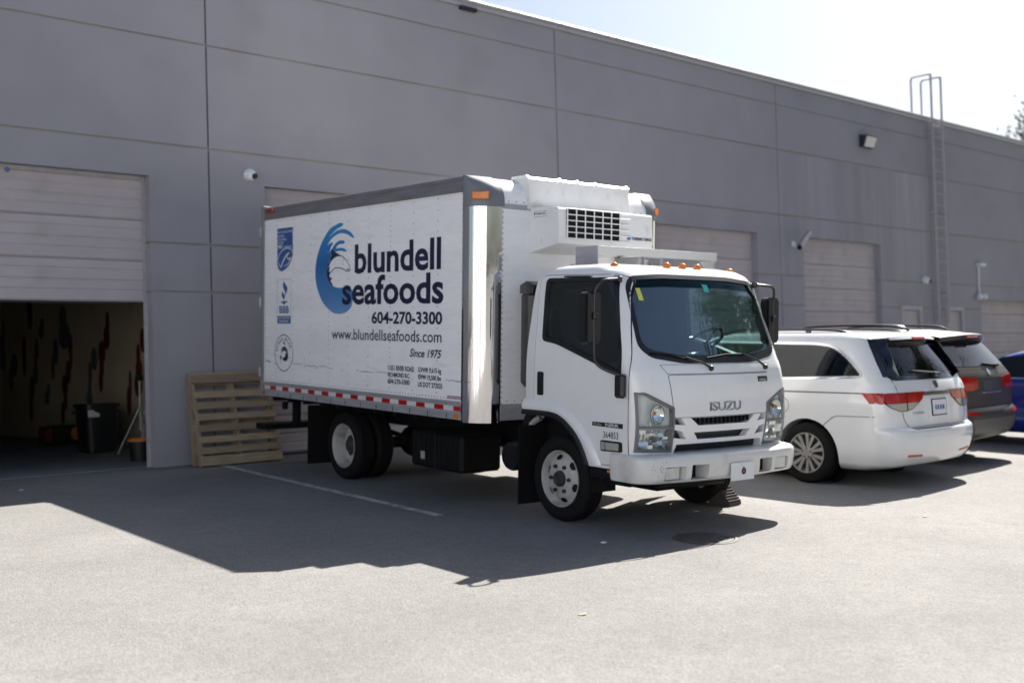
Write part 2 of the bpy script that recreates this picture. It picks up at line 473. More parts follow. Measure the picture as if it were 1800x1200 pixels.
LG_mscring=[(0.376, 1.717), (0.387, 1.76), (0.434, 1.806), (0.515, 1.845), (0.607, 1.863), (0.692, 1.856), (0.752, 1.83), (0.77, 1.797)]
LG_msctick=[(0.393, 1.7), (0.455, 1.631), (0.505, 1.691), (0.574, 1.752), (0.643, 1.792), (0.693, 1.806)]
LG_mscfish=[(0.693, 1.806), (0.632, 1.769), (0.644, 1.734), (0.694, 1.727), (0.723, 1.747), (0.694, 1.695), (0.622, 1.655), (0.529, 1.642)]
LG_torch1=[(0.544, 1.455), (0.591, 1.411), (0.644, 1.368), (0.622, 1.315), (0.57, 1.273), (0.585, 1.316), (0.534, 1.359), (0.514, 1.402)]
LG_torch2=[(0.511, 1.327), (0.539, 1.3), (0.581, 1.268), (0.547, 1.22), (0.488, 1.269), (0.492, 1.306)]
LG_tbase=[(0.471, 1.202), (0.635, 1.206), (0.629, 1.188), (0.589, 1.186), (0.583, 1.167), (0.525, 1.164), (0.52, 1.183), (0.473, 1.183)]
# ------------------------------------------------------------------ ground
def gz(x, y):
    if y >= 0: return 0.0
    if y > -22: return KSLOPE * y
    return KSLOPE * -22 - KSLOPE * 12 * (1 - math.exp((y + 22) / 12))

def asphalt():
    m = bpy.data.materials.new('asphalt'); m.use_nodes = True; nt = m.node_tree; b = nt.nodes['Principled BSDF']
    tc = nt.nodes.new('ShaderNodeTexCoord')
    def noise(scale, det, rough=.6):
        n = nt.nodes.new('ShaderNodeTexNoise'); n.inputs['Scale'].default_value = scale; n.inputs['Detail'].default_value = det
        n.inputs['Roughness'].default_value = rough; nt.links.new(tc.outputs['Object'], n.inputs['Vector']); return n
    def ramp(n, lo, hi, a, c):
        r = nt.nodes.new('ShaderNodeMapRange'); r.inputs[1].default_value = lo; r.inputs[2].default_value = hi
        r.inputs[3].default_value = a; r.inputs[4].default_value = c; nt.links.new(n, r.inputs[0]); return r.outputs[0]
    def mul(a, c):
        x = nt.nodes.new('ShaderNodeMath'); x.operation = 'MULTIPLY'; nt.links.new(a, x.inputs[0]); nt.links.new(c, x.inputs[1]); return x.outputs[0]
    vo = nt.nodes.new('ShaderNodeTexVoronoi'); vo.inputs['Scale'].default_value = 75; nt.links.new(tc.outputs['Object'], vo.inputs['Vector'])
    sep = nt.nodes.new('ShaderNodeSeparateColor'); nt.links.new(vo.outputs['Color'], sep.inputs[0])
    f = mul(ramp(noise(55, 3).outputs[0], .3, .7, .87, 1.14), ramp(sep.outputs[0], 0, 1, .87, 1.13))
    f = mul(f, ramp(noise(9, 5).outputs[0], .3, .7, .93, 1.07))
    f = mul(f, ramp(noise(.55, 6).outputs[0], .3, .7, .86, 1.12))
    f = mul(f, ramp(noise(1.7, 8, .7).outputs[0], .60, .74, 1.0, .80))       # oil and tyre stains
    sc = nt.nodes.new('ShaderNodeVectorMath'); sc.operation = 'SCALE'; sc.inputs[0].default_value = (0.196, 0.190, 0.182)
    nt.links.new(f, sc.inputs['Scale']); nt.links.new(sc.outputs[0], b.inputs['Base Color'])
    b.inputs['Roughness'].default_value = 0.9; b.inputs['Specular IOR Level'].default_value = 0.25
    bp = nt.nodes.new('ShaderNodeBump'); bp.inputs['Strength'].default_value = .5; bp.inputs['Distance'].default_value = .006
    nt.links.new(vo.outputs['Distance'], bp.inputs['Height']); nt.links.new(bp.outputs[0], b.inputs['Normal'])
    return m
ASPHALT = asphalt()
_mb = MB(); _xs = [-500, -150, -60, -30, -15, 0, 15, 30, 60, 150, 500]
_ys = [-600, -300, -150, -90, -60, -46, -40, -36, -32, -29, -27, -25, -23.5, -22, -15, -10, -5, 0, 60, 200, 600]
_mb.add([(x, y, gz(x, y)) for y in _ys for x in _xs],
        [(j*11+i, j*11+i+1, (j+1)*11+i+1, (j+1)*11+i) for j in range(len(_ys)-1) for i in range(10)])
tag(_mb.build('ground', ASPHALT, smooth=60), kind='structure')

WHITE_LINE = mat('line_paint', (.50, .50, .48), .8, var=.30, vscale=28, dirt=((.22, .21, .20), .9, 9, .47))
def floor_strip(name, a, b, w, m, lift=.004):
    mb = MB(); n = 24; d = Vector((b[0]-a[0], b[1]-a[1])).normalized(); nx, ny = -d.y, d.x; vs = []
    rnd = random.Random(3)
    for i in range(n+1):
        t = i/n; x = a[0]+(b[0]-a[0])*t; y = a[1]+(b[1]-a[1])*t
        for sg in (-1, 1):
            k = sg*(w/2 + rnd.uniform(-.006, .006)); vs.append((x+nx*k, y+ny*k, gz(x+nx*k, y+ny*k)+lift))
    mb.add(vs, [(2*i, 2*i+1, 2*i+3, 2*i+2) for i in range(n)])
    return mb.build(name, m, smooth=0)
tag(floor_strip('parking_line', (7.20, -.42), (6.757, -5.50), .10, WHITE_LINE), kind='structure')
tag(floor_strip('parking_line', (10.9, -.42), (10.55, -5.4), .10, WHITE_LINE), kind='structure')

# ------------------------------------------------------------------ warehouse
M_WALL = mat('wall_paint', (.318, .308, .332), .85, spec=.25, var=.04, vscale=1.2, var2=.09, v2scale=.2, bump=.10, bscale=120, dirt=((.22, .21, .23), .40, .7, .57))
M_WALL2 = mat('wall_paint_streaked', (.318, .308, .332), .85, spec=.25, var=.10, vscale=2.4, var2=.12, v2scale=.5, bump=.10, bscale=120, stretch=(1.4, 1, .10))
M_SEAL_H = mat('sealant_tan', (.27, .245, .205), .9, var=.2, vscale=1.5)
M_SEAL_V = mat('sealant_grey', (.11, .105, .11), .9, var=.2, vscale=1.5)
M_DOOR = mat('door_paint', (.45, .40, .405), .55, spec=.35, var=.04, vscale=2.0, var2=.08, v2scale=.5, dirt=((.30, .27, .26), .4, 1.6, .60))
M_CAP = mat('coping_metal', (.42, .40, .40), .45, metal=.3, var=.05, vscale=2)
M_ROOF = mat('roof_membrane', (.30, .30, .30), .9)
M_TAN = mat('interior_paint', (.66, .565, .42), .85, var=.06, vscale=1.5, dirt=((.10, .085, .06), .5, 1.3, .60))
M_CONC = mat('interior_concrete', (.22, .22, .22), .8, var=.12, vscale=2.5)
M_RED = mat('mural_red', (.16, .018, .016), .8)
M_GREYP = mat('mural_grey', (.12, .14, .15), .8)
M_STEEL = mat('galvanised', (.44, .43, .44), .5, metal=.7, var=.12, vscale=9)
M_STEELP = mat('painted_steel', (.40, .38, .395), .55, var=.10, vscale=8)
M_BLACK = mat('black_plastic', (.012, .012, .014), .45, var=.2, vscale=6)
M_WPLAST = mat('white_plastic', (.72, .73, .74), .35, var=.04, vscale=5)

building = empty('warehouse', (14, 0, 0))
tag(building, 'long grey concrete warehouse with scored wall panels and overhead doors behind the vehicles', 'warehouse')
BO = (14, 0, 0)
PITCH = 6.69
VX = [7.32 + PITCH*k for k in range(-2, 8)]
ROWS = [0.0, 2.29, 2.93, 4.235, 5.645, 6.615, 7.06]
BAYS = [(3.18, 6.47, 3.80), (8.17, 11.46, 3.80), (16.58, 19.87, 3.80), (21.57, 24.86, 3.80), (30.05, 33.3, 2.53), (34.9, 38.2, 3.80)]
MAN = [(25.80, 26.72, 2.29), (28.10, 28.96, 2.29)]
OPEN = BAYS + MAN
GAP = .013
for ci in range(len(VX)-1):
    xa, xb = VX[ci]+GAP, VX[ci+1]-GAP
    for ri in range(len(ROWS)-1):
        za = ROWS[ri] + (GAP if ri else 0); zb = ROWS[ri+1] - GAP
        ops = sorted([o for o in OPEN if o[1] > xa and o[0] < xb and o[2] > za + .02])
        pieces = []; x = xa; notch = []
        full = [o for o in ops if o[2] >= zb - .02]; part = [o for o in ops if o[2] < zb - .02]
        for o in full:
            if o[0] > x: pieces.append((x, o[0]))
            x = o[1]
        if x < xb: pieces.append((x, xb))
        for (p, q) in pieces:
            poly = [(p, za)]
            for o in part:
                if o[0] >= p and o[1] <= q: poly += [(o[0], za), (o[0], o[2]), (o[1], o[2]), (o[1], za)]
            poly += [(q, za), (q, zb), (p, zb)]
            mb = MB().prism(poly, 1, 0.0, .146)
            streak = (ri in (2, 3) and ci == 4)
            mb.build('wall_panel', M_WALL2 if streak else M_WALL, building, smooth=0, off=BO)
for x in VX:
    MB().box((x-.03, .020, 0), (x+.03, .10, 7.05)).build('joint_seal', M_SEAL_V, building, smooth=0, off=BO)
for z in ROWS[1:-1]:
    segs = []; x = VX[0]
    for o in sorted(OPEN):
        if o[2] > z + .03: segs.append((x, o[0])); x = o[1]
    segs.append((x, VX[-1]))
    for a, b in segs:
        if b - a > .05: MB().box((a + (.012 if a > VX[0] else 0), .010, z-.03), (b - .012, .10, z+.03)).build('reveal_joint', M_SEAL_H, building, smooth=0, off=BO)
mb = MB().box((VX[0], -.035, 7.055), (VX[-1], .36, 7.125), .006)
mb.build('parapet_flashing', M_CAP, building, off=BO)
mb = MB().box((VX[0], -.055, 7.13), (VX[-1], .38, 7.185), .008)
mb.build('parapet_cap', M_CAP, building, off=BO)
mb = MB().box((VX[0], .15, 6.62), (VX[-1], 30, 6.80)); mb.box((VX[0], .15, 6.80), (VX[-1], .34, 7.05))
mb.build('roof', M_ROOF, building, smooth=0, off=BO)
mb = MB().box((VX[0], 29.8, 0), (VX[-1], 30, 6.6)); mb.box((VX[0]-.2, .02, 0), (VX[0]-.005, 30, 7.05)); mb.box((VX[-1]+.005, .02, 0), (VX[-1]+.2, 30, 7.05))
mb.build('outer_wall', M_WALL, building, smooth=0, off=BO)

# overhead doors of wide steel sections
def section_mesh(w, h, ribs):
    poly = [(0, 0), (0, .004)]; step = h/ribs
    for i in range(ribs):                                      # y, z outline: shallow ribs, a groove at every seam
        a = i*step
        poly += [(-.002, a+.006), (-.014, a+.022), (-.014, a+step*.46), (-.006, a+step*.5), (-.006, a+step*.56), (-.014, a+step*.60), (-.014, a+step-.020), (-.002, a+step-.006)]
    poly += [(0, h-.002), (.04, h-.002), (.04, 0)]
    return MB().prism(poly, 0, 0, w).mesh('door_section', 0)
SECT = {}
def garage_door(b, zbot, ztop, label=None, ribs=2, sh=.53):
    g = empty('garage_door', ((b[0]+b[1])/2 - BO[0], .165, 0)); g.parent = building
    if label: g['label'] = label
    w = b[1]-b[0]; key = (round(w, 2), ribs, sh)
    if key not in SECT: SECT[key] = section_mesh(w + .06, sh, ribs)
    z = zbot; n = 0
    while z < ztop + .02:
        o = mesh_obj('door_section', SECT[key], M_DOOR, g); o.location = (-w/2 - .03, 0, z); z += sh + .004; n += 1
        if z > ztop + .3: break
    mb = MB().box((-w/2-.02, -.012, zbot-.03), (w/2+.02, .03, zbot-.002), .004)
    mb.build('bottom_seal', M_BLACK, g)
    return g
garage_door(BAYS[0], 2.16, 3.84, 'pale pink-grey overhead door raised half way above the dark garage')
for b in BAYS[1:]: garage_door(b, .035, b[2])
for b in BAYS:                                                  # steel angles round each opening
    mb = MB().box((b[0]-.002, .148, 0), (b[0]+.05, .16, b[2])); mb.box((b[1]-.05, .148, 0), (b[1]+.002, .16, b[2])); mb.box((b[0]+.052, .148, b[2]-.05), (b[1]-.052, .16, b[2]))
    mb.build('door_jamb', M_STEELP, building, smooth=0, off=BO)
for b in MAN:
    d = MB().box((b[0]+.05, .06, .02), (b[1]-.05, .10, b[2]-.06), .004).build('door', M_DOOR, building, off=BO)
    fr = MB().box((b[0]-.06, -.02, 0), (b[0]+.045, .12, b[2]+.04), .005); fr.box((b[1]-.045, -.02, 0), (b[1]+.06, .12, b[2]+.04), .005)
    fr.box((b[0]+.046, -.02, b[2]-.055), (b[1]-.046, .12, b[2]+.04), .005)
    fr.build('door_frame', M_STEELP, building, off=BO)
    h = MB().tube([(b[1]-.14, .055, 1.0), (b[1]-.14, 0, 1.0), (b[1]-.26, 0, 1.0)], .012); h.ball((b[1]-.14, .05, 1.0), .03)
    h.build('door_handle', M_STEEL, d, off=BO)
MB().box((11.83, -.075, 6.99), (12.17, -.002, 7.05), .006).build('roof_scupper', M_BLACK, building, off=BO)

# inside of the open bay
mb = MB().box((-3.0, .16, .002), (8.09, 16, .012)); mb.build('garage_floor', M_CONC, building, smooth=0, off=BO)
iw = MB().box((8.10, .16, .012), (8.16, 16, 5.2)).build('interior_wall', M_TAN, building, smooth=0, off=BO)
MB().box((-3.0, 15.9, .012), (8.09, 16, 5.2)).build('interior_wall', M_TAN, building, smooth=0, off=BO)
MB().box((-3.1, .16, .012), (-3.01, 16, 5.2)).build('interior_wall', M_TAN, building, smooth=0, off=BO)
MB().box((-3.1, .16, 5.21), (8.16, 16, 5.3)).build('interior_ceiling', M_ROOF, building, smooth=0, off=BO)
for cols, L in ((M_RED, STRIPES_RED), (M_GREYP, STRIPES_GREY)):
    for (y0, z0, y1, z1, w) in L:
        mb = MB(); n = max(2, round((z0-z1)/.26)); seg = (z0-z1)/n
        for i in range(n):                                      # lozenges strung together with a side step
            t = (i+.5)/n; cy = y0+(y1-y0)*t + w*.22*sin(i*2.1+y0*3); zc = z0 - seg*(i+.5); h = seg*.85
            w_ = w*(.75 + .25*sin(i*1.7+z0*5)); poly = [(cy+w_/2*cos(2*pi*j/14)*(1 if abs(cos(2*pi*j/14)) < .95 else .94), zc+h*sin(2*pi*j/14)) for j in range(14)]
            mb.prism(poly, 0, 8.0985 - .0006*i, 8.0995)
        mb.build('painted_stripe', cols, iw, smooth=0, off=BO)

# things in the garage
bin_ = empty('trash_bin', (7.15, 3.55, .012)); tag(bin_, 'black plastic trash bin with white label inside the garage', 'bin')
mb = MB(); vs = []
for z, r in ((0, .22), (.02, .235), (.70, .275), (.70, .305), (.76, .305), (.76, .27), (.1, .22)):
    for k in range(24):
        a = 2*pi*k/24; c, s_ = cos(a), sin(a); e = .45; x = r*abs(c)**e*(1 if c > 0 else -1); y = r*abs(s_)**e*(1 if s_ > 0 else -1); vs.append((x, y, z))
mb.add(vs, [(i*24+k, i*24+(k+1) % 24, (i+1)*24+(k+1) % 24, (i+1)*24+k) for i in range(6) for k in range(24)] + [tuple(range(24))])
mb.build('bin_body', M_BLACK, bin_)
MB().box((-.24, -.268, .56), (-.06, -.262, .67)).build('paper_label', M_WPLAST, bin_, smooth=0)
for sx in (-1, 1): MB().tube([(sx*.30, -.10, .66), (sx*.34, -.10, .62), (sx*.34, .10, .62), (sx*.30, .10, .66)], .012).build('handle', M_BLACK, bin_)
crate = empty('shop_heater', (7.62, 6.1, .012)); tag(crate, 'low dark portable heater with red end and orange disc by garage wall', 'heater')
MB().box((-.28, -.2, .04), (.30, .2, .34), .03).build('housing', M_BLACK, crate)
MB().box((-.40, -.19, .05), (-.281, .19, .33), .03).build('end_cap', M_RED, crate)
MB().lathe([(-.03, .001), (-.03, .11), (0, .12), (.0, .001)], 1, (.14, -.201, .19), 20).build('fan_disc', mat('orange_plastic', (.55, .17, .03), .5), crate)
for sx in (-.3, .22): MB().box((sx, -.2, 0), (sx+.05, .2, .04)).build('foot', M_BLACK, crate)
broom = empty('push_broom', (7.78, 3.35, .012)); tag(broom, 'push broom with long grey handle leaning at garage side wall', 'broom')
MB().tube([(0, 0, .06), (.22, .05, 1.55)], .013).build('handle', M_STEEL, broom)
MB().box((-.05, -.25, .05), (.04, .25, .10), .01).build('head', M_BLACK, broom)
MB().box((-.045, -.24, 0), (.035, .24, .05)).build('bristles', M_BLACK, broom)
stand = empty('tripod_stand', (7.35, 2.4, .012)); tag(stand, 'grey folding tripod stand just inside the garage opening', 'stand')
MB().tube([(0, 0, .35), (0, 0, 1.15)], .016).build('post', M_STEEL, stand)
MB().box((-.05, -.03, 1.1), (.05, .03, 1.2), .01).build('clamp', M_BLACK, stand)
for a in (0.4, 2.5, 4.6): MB().tube([(0, 0, .72), (.34*cos(a), .34*sin(a), .014)], .013).build('leg', M_STEEL, stand)
bucket = empty('paint_bucket', (6.78, 1.15, .012)); tag(bucket, 'dark bucket with orange rim beside the garage opening', 'bucket')
MB().lathe([(0, .001), (0, .13), (.30, .16), (.30, .15), (.02, .12), (.02, .001)], 2, (0, 0, 0), 24).build('bucket_body', M_BLACK, bucket)
MB().lathe([(.275, .158), (.275, .168), (.315, .17), (.315, .150), (.302, .150)], 2, (0, 0, 0), 24).build('rim', mat('orange_plastic', (.55, .17, .03), .5), bucket)
paper = MB(); rnd = random.Random(5)
def scrap(name, x, y, z, s, col, label, cat, seed):
    r = random.Random(seed); mb = MB(); n = 9; vs = [(0, 0, s*.30)]
    for i in range(n):
        a = 2*pi*i/n; k = s*r.uniform(.6, 1.1); vs.append((k*cos(a), k*sin(a)*.7, s*r.uniform(.0, .16)))
    vs += [(p[0]*.9, p[1]*.9, -.0) for p in vs[1:]]
    mb.add(vs, [(0, i+1, (i+1) % n+1) for i in range(n)] + [(i+1, n+1+i, n+1+(i+1) % n, (i+1) % n+1) for i in range(n)])
    o = mb.build(name, col, smooth=0); o.location = (x, y, z + .003); return tag(o, label, cat)
M_PAPER = mat('paper', (.75, .77, .80), .8); M_LEAF = mat('dry_leaf', (.42, .30, .20), .8)
scrap('paper_scrap', 6.887, -7.52, gz(0, -7.52), .042, M_PAPER, 'crumpled white paper scrap in the shadow ahead of the truck wheel', 'litter', 1)
scrap('dry_leaf', 5.05, -9.04, gz(0, -9.04), .03, M_LEAF, 'tan dry leaf lying alone on sunlit asphalt in the foreground', 'leaf', 2)
scrap('dry_leaf', 10.04, -8.70, gz(0, -8.7), .034, M_LEAF, 'pinkish dry leaf on sunlit asphalt near the minivan shadow tip', 'leaf', 3)
scrap('paper_scrap', 4.45, -.95, gz(0, -.95), .03, M_PAPER, 'small pale scrap on shaded asphalt outside the open garage', 'litter', 4)

# pallets leaning on the wall
M_WOOD = [mat('pallet_wood%d' % i, c, .85, var=.22, vscale=7, stretch=(.6, 6, 6), bump=.2, bscale=60) for i, c in enumerate(((.25, .195, .13), (.29, .23, .155), (.21, .165, .115), (.32, .25, .165)))]
def pallet(loc, tilt, rz, label, seed):
    r = random.Random(seed); g = empty('wood_pallet', loc); g.rotation_euler = (tilt, 0, rz); tag(g, label, 'pallet', 'pallets leaning against the wall')
    W, H = 1.17, 1.22
    for x in (0, W*.5-.02, W-.04):                              # stringers, upright
        MB().box((x, -.049, 0), (x+.038, .045, H), .003).build('stringer', r.choice(M_WOOD), g)
    zs = [0.0, .155, .30, .45, .60, .75, .90, 1.10]
    for i, z in enumerate(zs):
        h = .125 if i in (0, 7) else .085
        MB().box((-.01+r.uniform(-.008, .008), -.068, z), (W+.01+r.uniform(-.008, .008), -.050, z+h), .003).build('deck_board', M_WOOD[(i*3+seed) % 4], g)
    for z in (.02, .55, 1.08):
        MB().box((0, .046, z), (W, .063, z+.09), .003).build('bottom_board', r.choice(M_WOOD), g)
    return g
pallet((6.90, -.40, gz(0, -.40)+.003), -.235, .0, 'front wooden pallet leaning on the wall behind the truck', 1)
pallet((6.875, -.265, gz(0, -.265)+.003), -.125, .0, 'rear wooden pallet standing between front pallet and wall', 2)

# roof ladder
lad = empty('roof_ladder', (27.65, -.14, 1.9)); tag(lad, 'steel roof access ladder with looped grab rails above the parapet', 'ladder')
for x in (-.26, .26):
    MB().tube([(x, 0, 0), (x, 0, 6.35), (x, .0, 6.36)], .032, 8).build('rail', M_STEELP, lad)
    MB().tube([(x, 0, 5.38), (x, 0, 6.30), (x, .05, 6.36), (x, .50, 6.36), (x, .54, 6.30), (x, .54, 5.34), (x, .50, 5.31), (x, .28, 5.31)], .03, 8).build('grab_loop', M_STEELP, lad)
for i in range(18): MB().tube([(-.26, 0, .12+i*.29), (.26, 0, .12+i*.29)], .011, 6).build('rung', M_STEELP, lad)
for z in (.78, 2.83, 4.85):
    for x in (-.26, .26): MB().box((x-.04, -.02, z-.03), (x+.04, .139, z+.03), .004).build('bracket', M_STEELP, lad)

# wall lamp, cameras
wp = empty('wall_lamp', (24.31, 0, 6.19)); tag(wp, 'dark wall-pack floodlight with pale lens high on the panel wall', 'lamp')
MB().prism([(0, .16), (-.20, .12), (-.11, -.135), (0, -.135)], 0, -.25, .25).build('housing', mat('dark_bronze', (.025, .024, .026), .5), wp)
MB().prism([(-.195, .10), (-.211, .095), (-.119, -.13), (-.107, -.13)], 0, -.215, .215).build('lens', mat('lamp_lens', (.62, .62, .58), .25), wp)
def dome_cam(x, z, r, label):
    g = empty('dome_camera', (x, 0, z)); tag(g, label, 'camera')
    MB().lathe([(0, .001), (0, r), (-.05, r*1.0), (-.06, r*.8), (-.06, .001)], 1, (0, 0, 0), 24).build('base', M_WPLAST, g)
    b = MB().ball((0, -.06, -.01), r*.92, 20, 12).build('ball', M_WPLAST, g)
    MB().lathe([(-.03, .001), (-.03, r*.42), (.03, r*.5), (.03, .001)], 1, (r*.25, -.06 - r*.80, -.03), 16).build('lens', M_BLACK, g)
dome_cam(7.92, 3.934, .085, 'white ball security camera on wall above the wooden pallets')
bc = empty('bullet_camera', (21.18, 0, 3.62)); tag(bc, 'silver bullet camera angled off wall left of the minivan bay door', 'camera')
MB().box((-.07, -.03, -.06), (.07, -.001, .06), .01).build('base', M_WPLAST, bc)
MB().tube([(0, -.02, -.04), (.02, -.14, -.06), (.06, -.24, .06)], .022).build('arm', M_WPLAST, bc)
MB().tube([(-.20, -.30, -.10), (.30, -.22, .24)], .065, 14).build('barrel', M_STEEL, bc)
MB().tube([(-.225, -.304, -.117), (-.198, -.30, -.098)], .054, 14).build('lens', M_BLACK, bc)
dome_cam(26.95, 2.99, .10, 'small white camera on wall just left of the roof ladder')
tc = empty('twin_camera', (29.9, 0, 2.6)); tag(tc, 'two small white cameras under a conduit right of the ladder', 'camera')
MB().tube([(0, -.03, .1), (0, -.03, .86)], .025, 8).build('conduit', M_WPLAST, tc)
MB().box((-.12, -.16, .84), (.22, -.001, .92), .02).build('junction_box', M_WPLAST, tc)
for sx in (-.13, .16): MB().ball((sx, -.1, .02), .085, 14, 10).build('camera_head', M_WPLAST, tc)
MB().box((-.15, -.06, .0), (.18, -.001, .08), .01).build('mount', M_WPLAST, tc)
sk = MB().lathe([(-.006, .001), (-.006, .030), (0, .034), (0, .001)], 1, (4.736, .150, 3.738), 20).build('round_sticker', mat('blue_sticker', (.13, .17, .33), .5), building, off=BO)
sk['label'] = 'small round blue sticker on the raised overhead door'

# manhole
mh = empty('manhole_cover', (7.66, -7.97, gz(0, -7.97)+.003)); mh.rotation_euler = (math.atan(KSLOPE), 0, 0)
tag(mh, 'round dark iron manhole cover at the edge of the truck shadow', 'manhole')
MB().lathe([(0, .245), (.004, .25), (.004, .275), (0, .28)], 2, (0, 0, 0), 40).build('rim', mat('cast_iron', (.085, .075, .073), .6, metal=.1, var=.25, vscale=12), mh)
mb = MB().lathe([(0, .001), (.004, .002), (.004, .238), (0, .241)], 2, (0, 0, 0), 40)
for i in range(-4, 5):
    for j in range(-4, 5):
        if i*i + j*j < 15: mb.box((i*.055-.016, j*.055-.016, .004), (i*.055+.016, j*.055+.016, .008))
mb.build('lid', mat('cast_iron', (.10, .085, .075), .6), mh, smooth=0)

# pale wing added out of frame to throw sunlight on the shaded truck side
wing = empty('bounce_wing', (-12.5, -20, 0)); tag(wing, 'added pale wing beyond the left edge, bouncing sunlight onto the truck and mirrored in the chrome post', 'warehouse')
M_CREAM = mat('pale_blue_wall', (.80, .825, .87), .85, var=.04, vscale=1.0, var2=.06, v2scale=.2)
zb_ = gz(0, -60) - .3
for i in range(5):
    for k, (z0, z1) in enumerate(((zb_, 2.2), (2.23, 4.6), (4.63, 7.2))):
        y1 = -4 - 6.6*i
        if k < 1 and i % 2 == 0:
            MB().prism([(y1, z0), (y1, z1), (y1-6.57, z1), (y1-6.57, z0), (y1-5.0, z0), (y1-5.0, 1.9), (y1-1.6, 1.9), (y1-1.6, z0)], 0, -12.7, -12.5).build('wall_panel', M_CREAM, wing, 0, off=(-12.5, -20, 0))
            MB().box((-12.68, y1-5.0, z0), (-12.6, y1-1.6, 1.9)).build('garage_door', M_DOOR, wing, 0, off=(-12.5, -20, 0))
        else: MB().box((-12.7, y1, z0), (-12.5, y1-6.57, z1)).build('wall_panel', M_CREAM, wing, 0, off=(-12.5, -20, 0))
for i in range(5): MB().box((-12.5, -4.4-6.6*i, zb_), (-12.2, -5.4-6.6*i, 7.3), .02).build('reflected_band', mat('reflected_band_dark', (.06, .05, .045), .8), wing, 0, off=(-12.5, -20, 0))  # dark bands added to break up the wing's reflection in the chrome
MB().box((-30, -37.0, zb_), (-12.71, -4, 7.15)).build('core', M_CREAM, wing, 0, off=(-12.5, -20, 0))
# ------------------------------------------------------------------ box truck
# truck frame: x across (0 = visible side of the box), y backwards (0 = rear of the box), z up (0 = underside of the box)
T_O = Vector((7.471471, -1.044890, 0.901667))
T_A = ((0.997269, -0.073279, -0.009232), (0.073661, 0.995927, 0.051992), (0.005385, -0.052530, 0.998605))
TB = (1.275, -3.6, -0.89)                                      # where the truck's own origin sits in that frame
truck = empty('box_truck')
_m = Matrix.Identity(4)
for _i in range(3):
    for _j in range(3): _m[_i][_j] = T_A[_j][_i]
_loc = T_O + Vector([sum(TB[j]*T_A[j][i] for j in range(3)) for i in range(3)])
_m[0][3], _m[1][3], _m[2][3] = _loc
truck.matrix_world = _m
tag(truck, 'white refrigerated seafood delivery box truck parked in front of the warehouse', 'truck')
def P(mb, name, m, parent=None, smooth=30, label=None):
    o = mb.build(name, m, parent or truck, smooth, off=TB)
    if label: o['label'] = label
    return o
def gl(x, y):                                                   # height of the yard in the truck frame
    z = -.87
    for _ in range(4):
        w = T_O + Vector([x*T_A[0][i] + y*T_A[1][i] + z*T_A[2][i] for i in range(3)]); z += gz(w.x, w.y) - w.z
    return z
M_BOXW = mat('box_panel_white', (.90, .90, .905), .34, spec=.5, var=.03, vscale=9, var2=.04, v2scale=1.1, bump=.06, bscale=9, stretch=(1, .7, 4.0), dirt=((.55, .53, .52), .35, 2.2, .62))
M_PAINT = mat('cab_white', (.80, .80, .80), .22, spec=.5, coat=.6, var=.015, vscale=4, dirt=((.50, .48, .45), .25, 3.0, .62))
M_TKW = mat('unit_white', (.78, .78, .78), .35, var=.03, vscale=6, dirt=((.42, .40, .38), .45, 5, .60))
M_ALU = mat('aluminium', (.40, .40, .42), .42, metal=.30, var=.14, vscale=7, stretch=(1, .3, 3), rvar=.1)
M_CHROME = mat('polished_steel', (.66, .66, .66), .07, metal=1.0, var=.16, vscale=3, rvar=.05, bump=.16, bscale=4, stretch=(1, 1, .35))
M_GREYP2 = mat('grey_corner_cap', (.17, .18, .20), .35, spec=.5, var=.05, vscale=4)
M_RUB = mat('rubber', (.006, .006, .0065), .8, spec=.25, var=.25, vscale=20)
M_DARK = mat('chassis_black', (.004, .004, .0045), .65, spec=.25, var=.3, vscale=8)
M_BLK = mat('gloss_black_trim', (.010, .010, .012), .32)
M_NAVY = mat('print_navy', (.006, .009, .045), .45)
M_PBLUE = mat('print_blue', (.012, .09, .30), .4)
M_PWHITE = mat('print_white', (.72, .73, .75), .45)
M_TAPER = mat('tape_red', (.42, .008, .008), .3); M_TAPEW = mat('tape_white', (.66, .67, .68), .28)
M_AMBER = mat('amber_lens', (.72, .19, .012), .18, coat=.5); M_REDL = mat('red_lens', (.30, .008, .008), .2, coat=.5)
M_LENS = glass('clear_lens', (.93, .95, .95), .8)
M_REFL = mat('lamp_reflector', (.84, .84, .82), .18, metal=.35)
M_RIM = mat('wheel_white', (.45, .44, .425), .45, var=.08, vscale=9, dirt=((.20, .17, .14), .6, 7, .52))
M_HUB = mat('hub_dirty', (.05, .045, .042), .6, metal=.4, var=.3, vscale=20)
M_WS = glass('windscreen_glass', (.70, .85, .86), 2.4)
M_SIDEG = glass('side_glass', (.66, .72, .70), 1.2)
M_SEATD = mat('cab_interior', (.03, .032, .036), .7, var=.15, vscale=8)
M_DASH = mat('dash_grey', (.07, .08, .09), .6)
M_WAVE = None
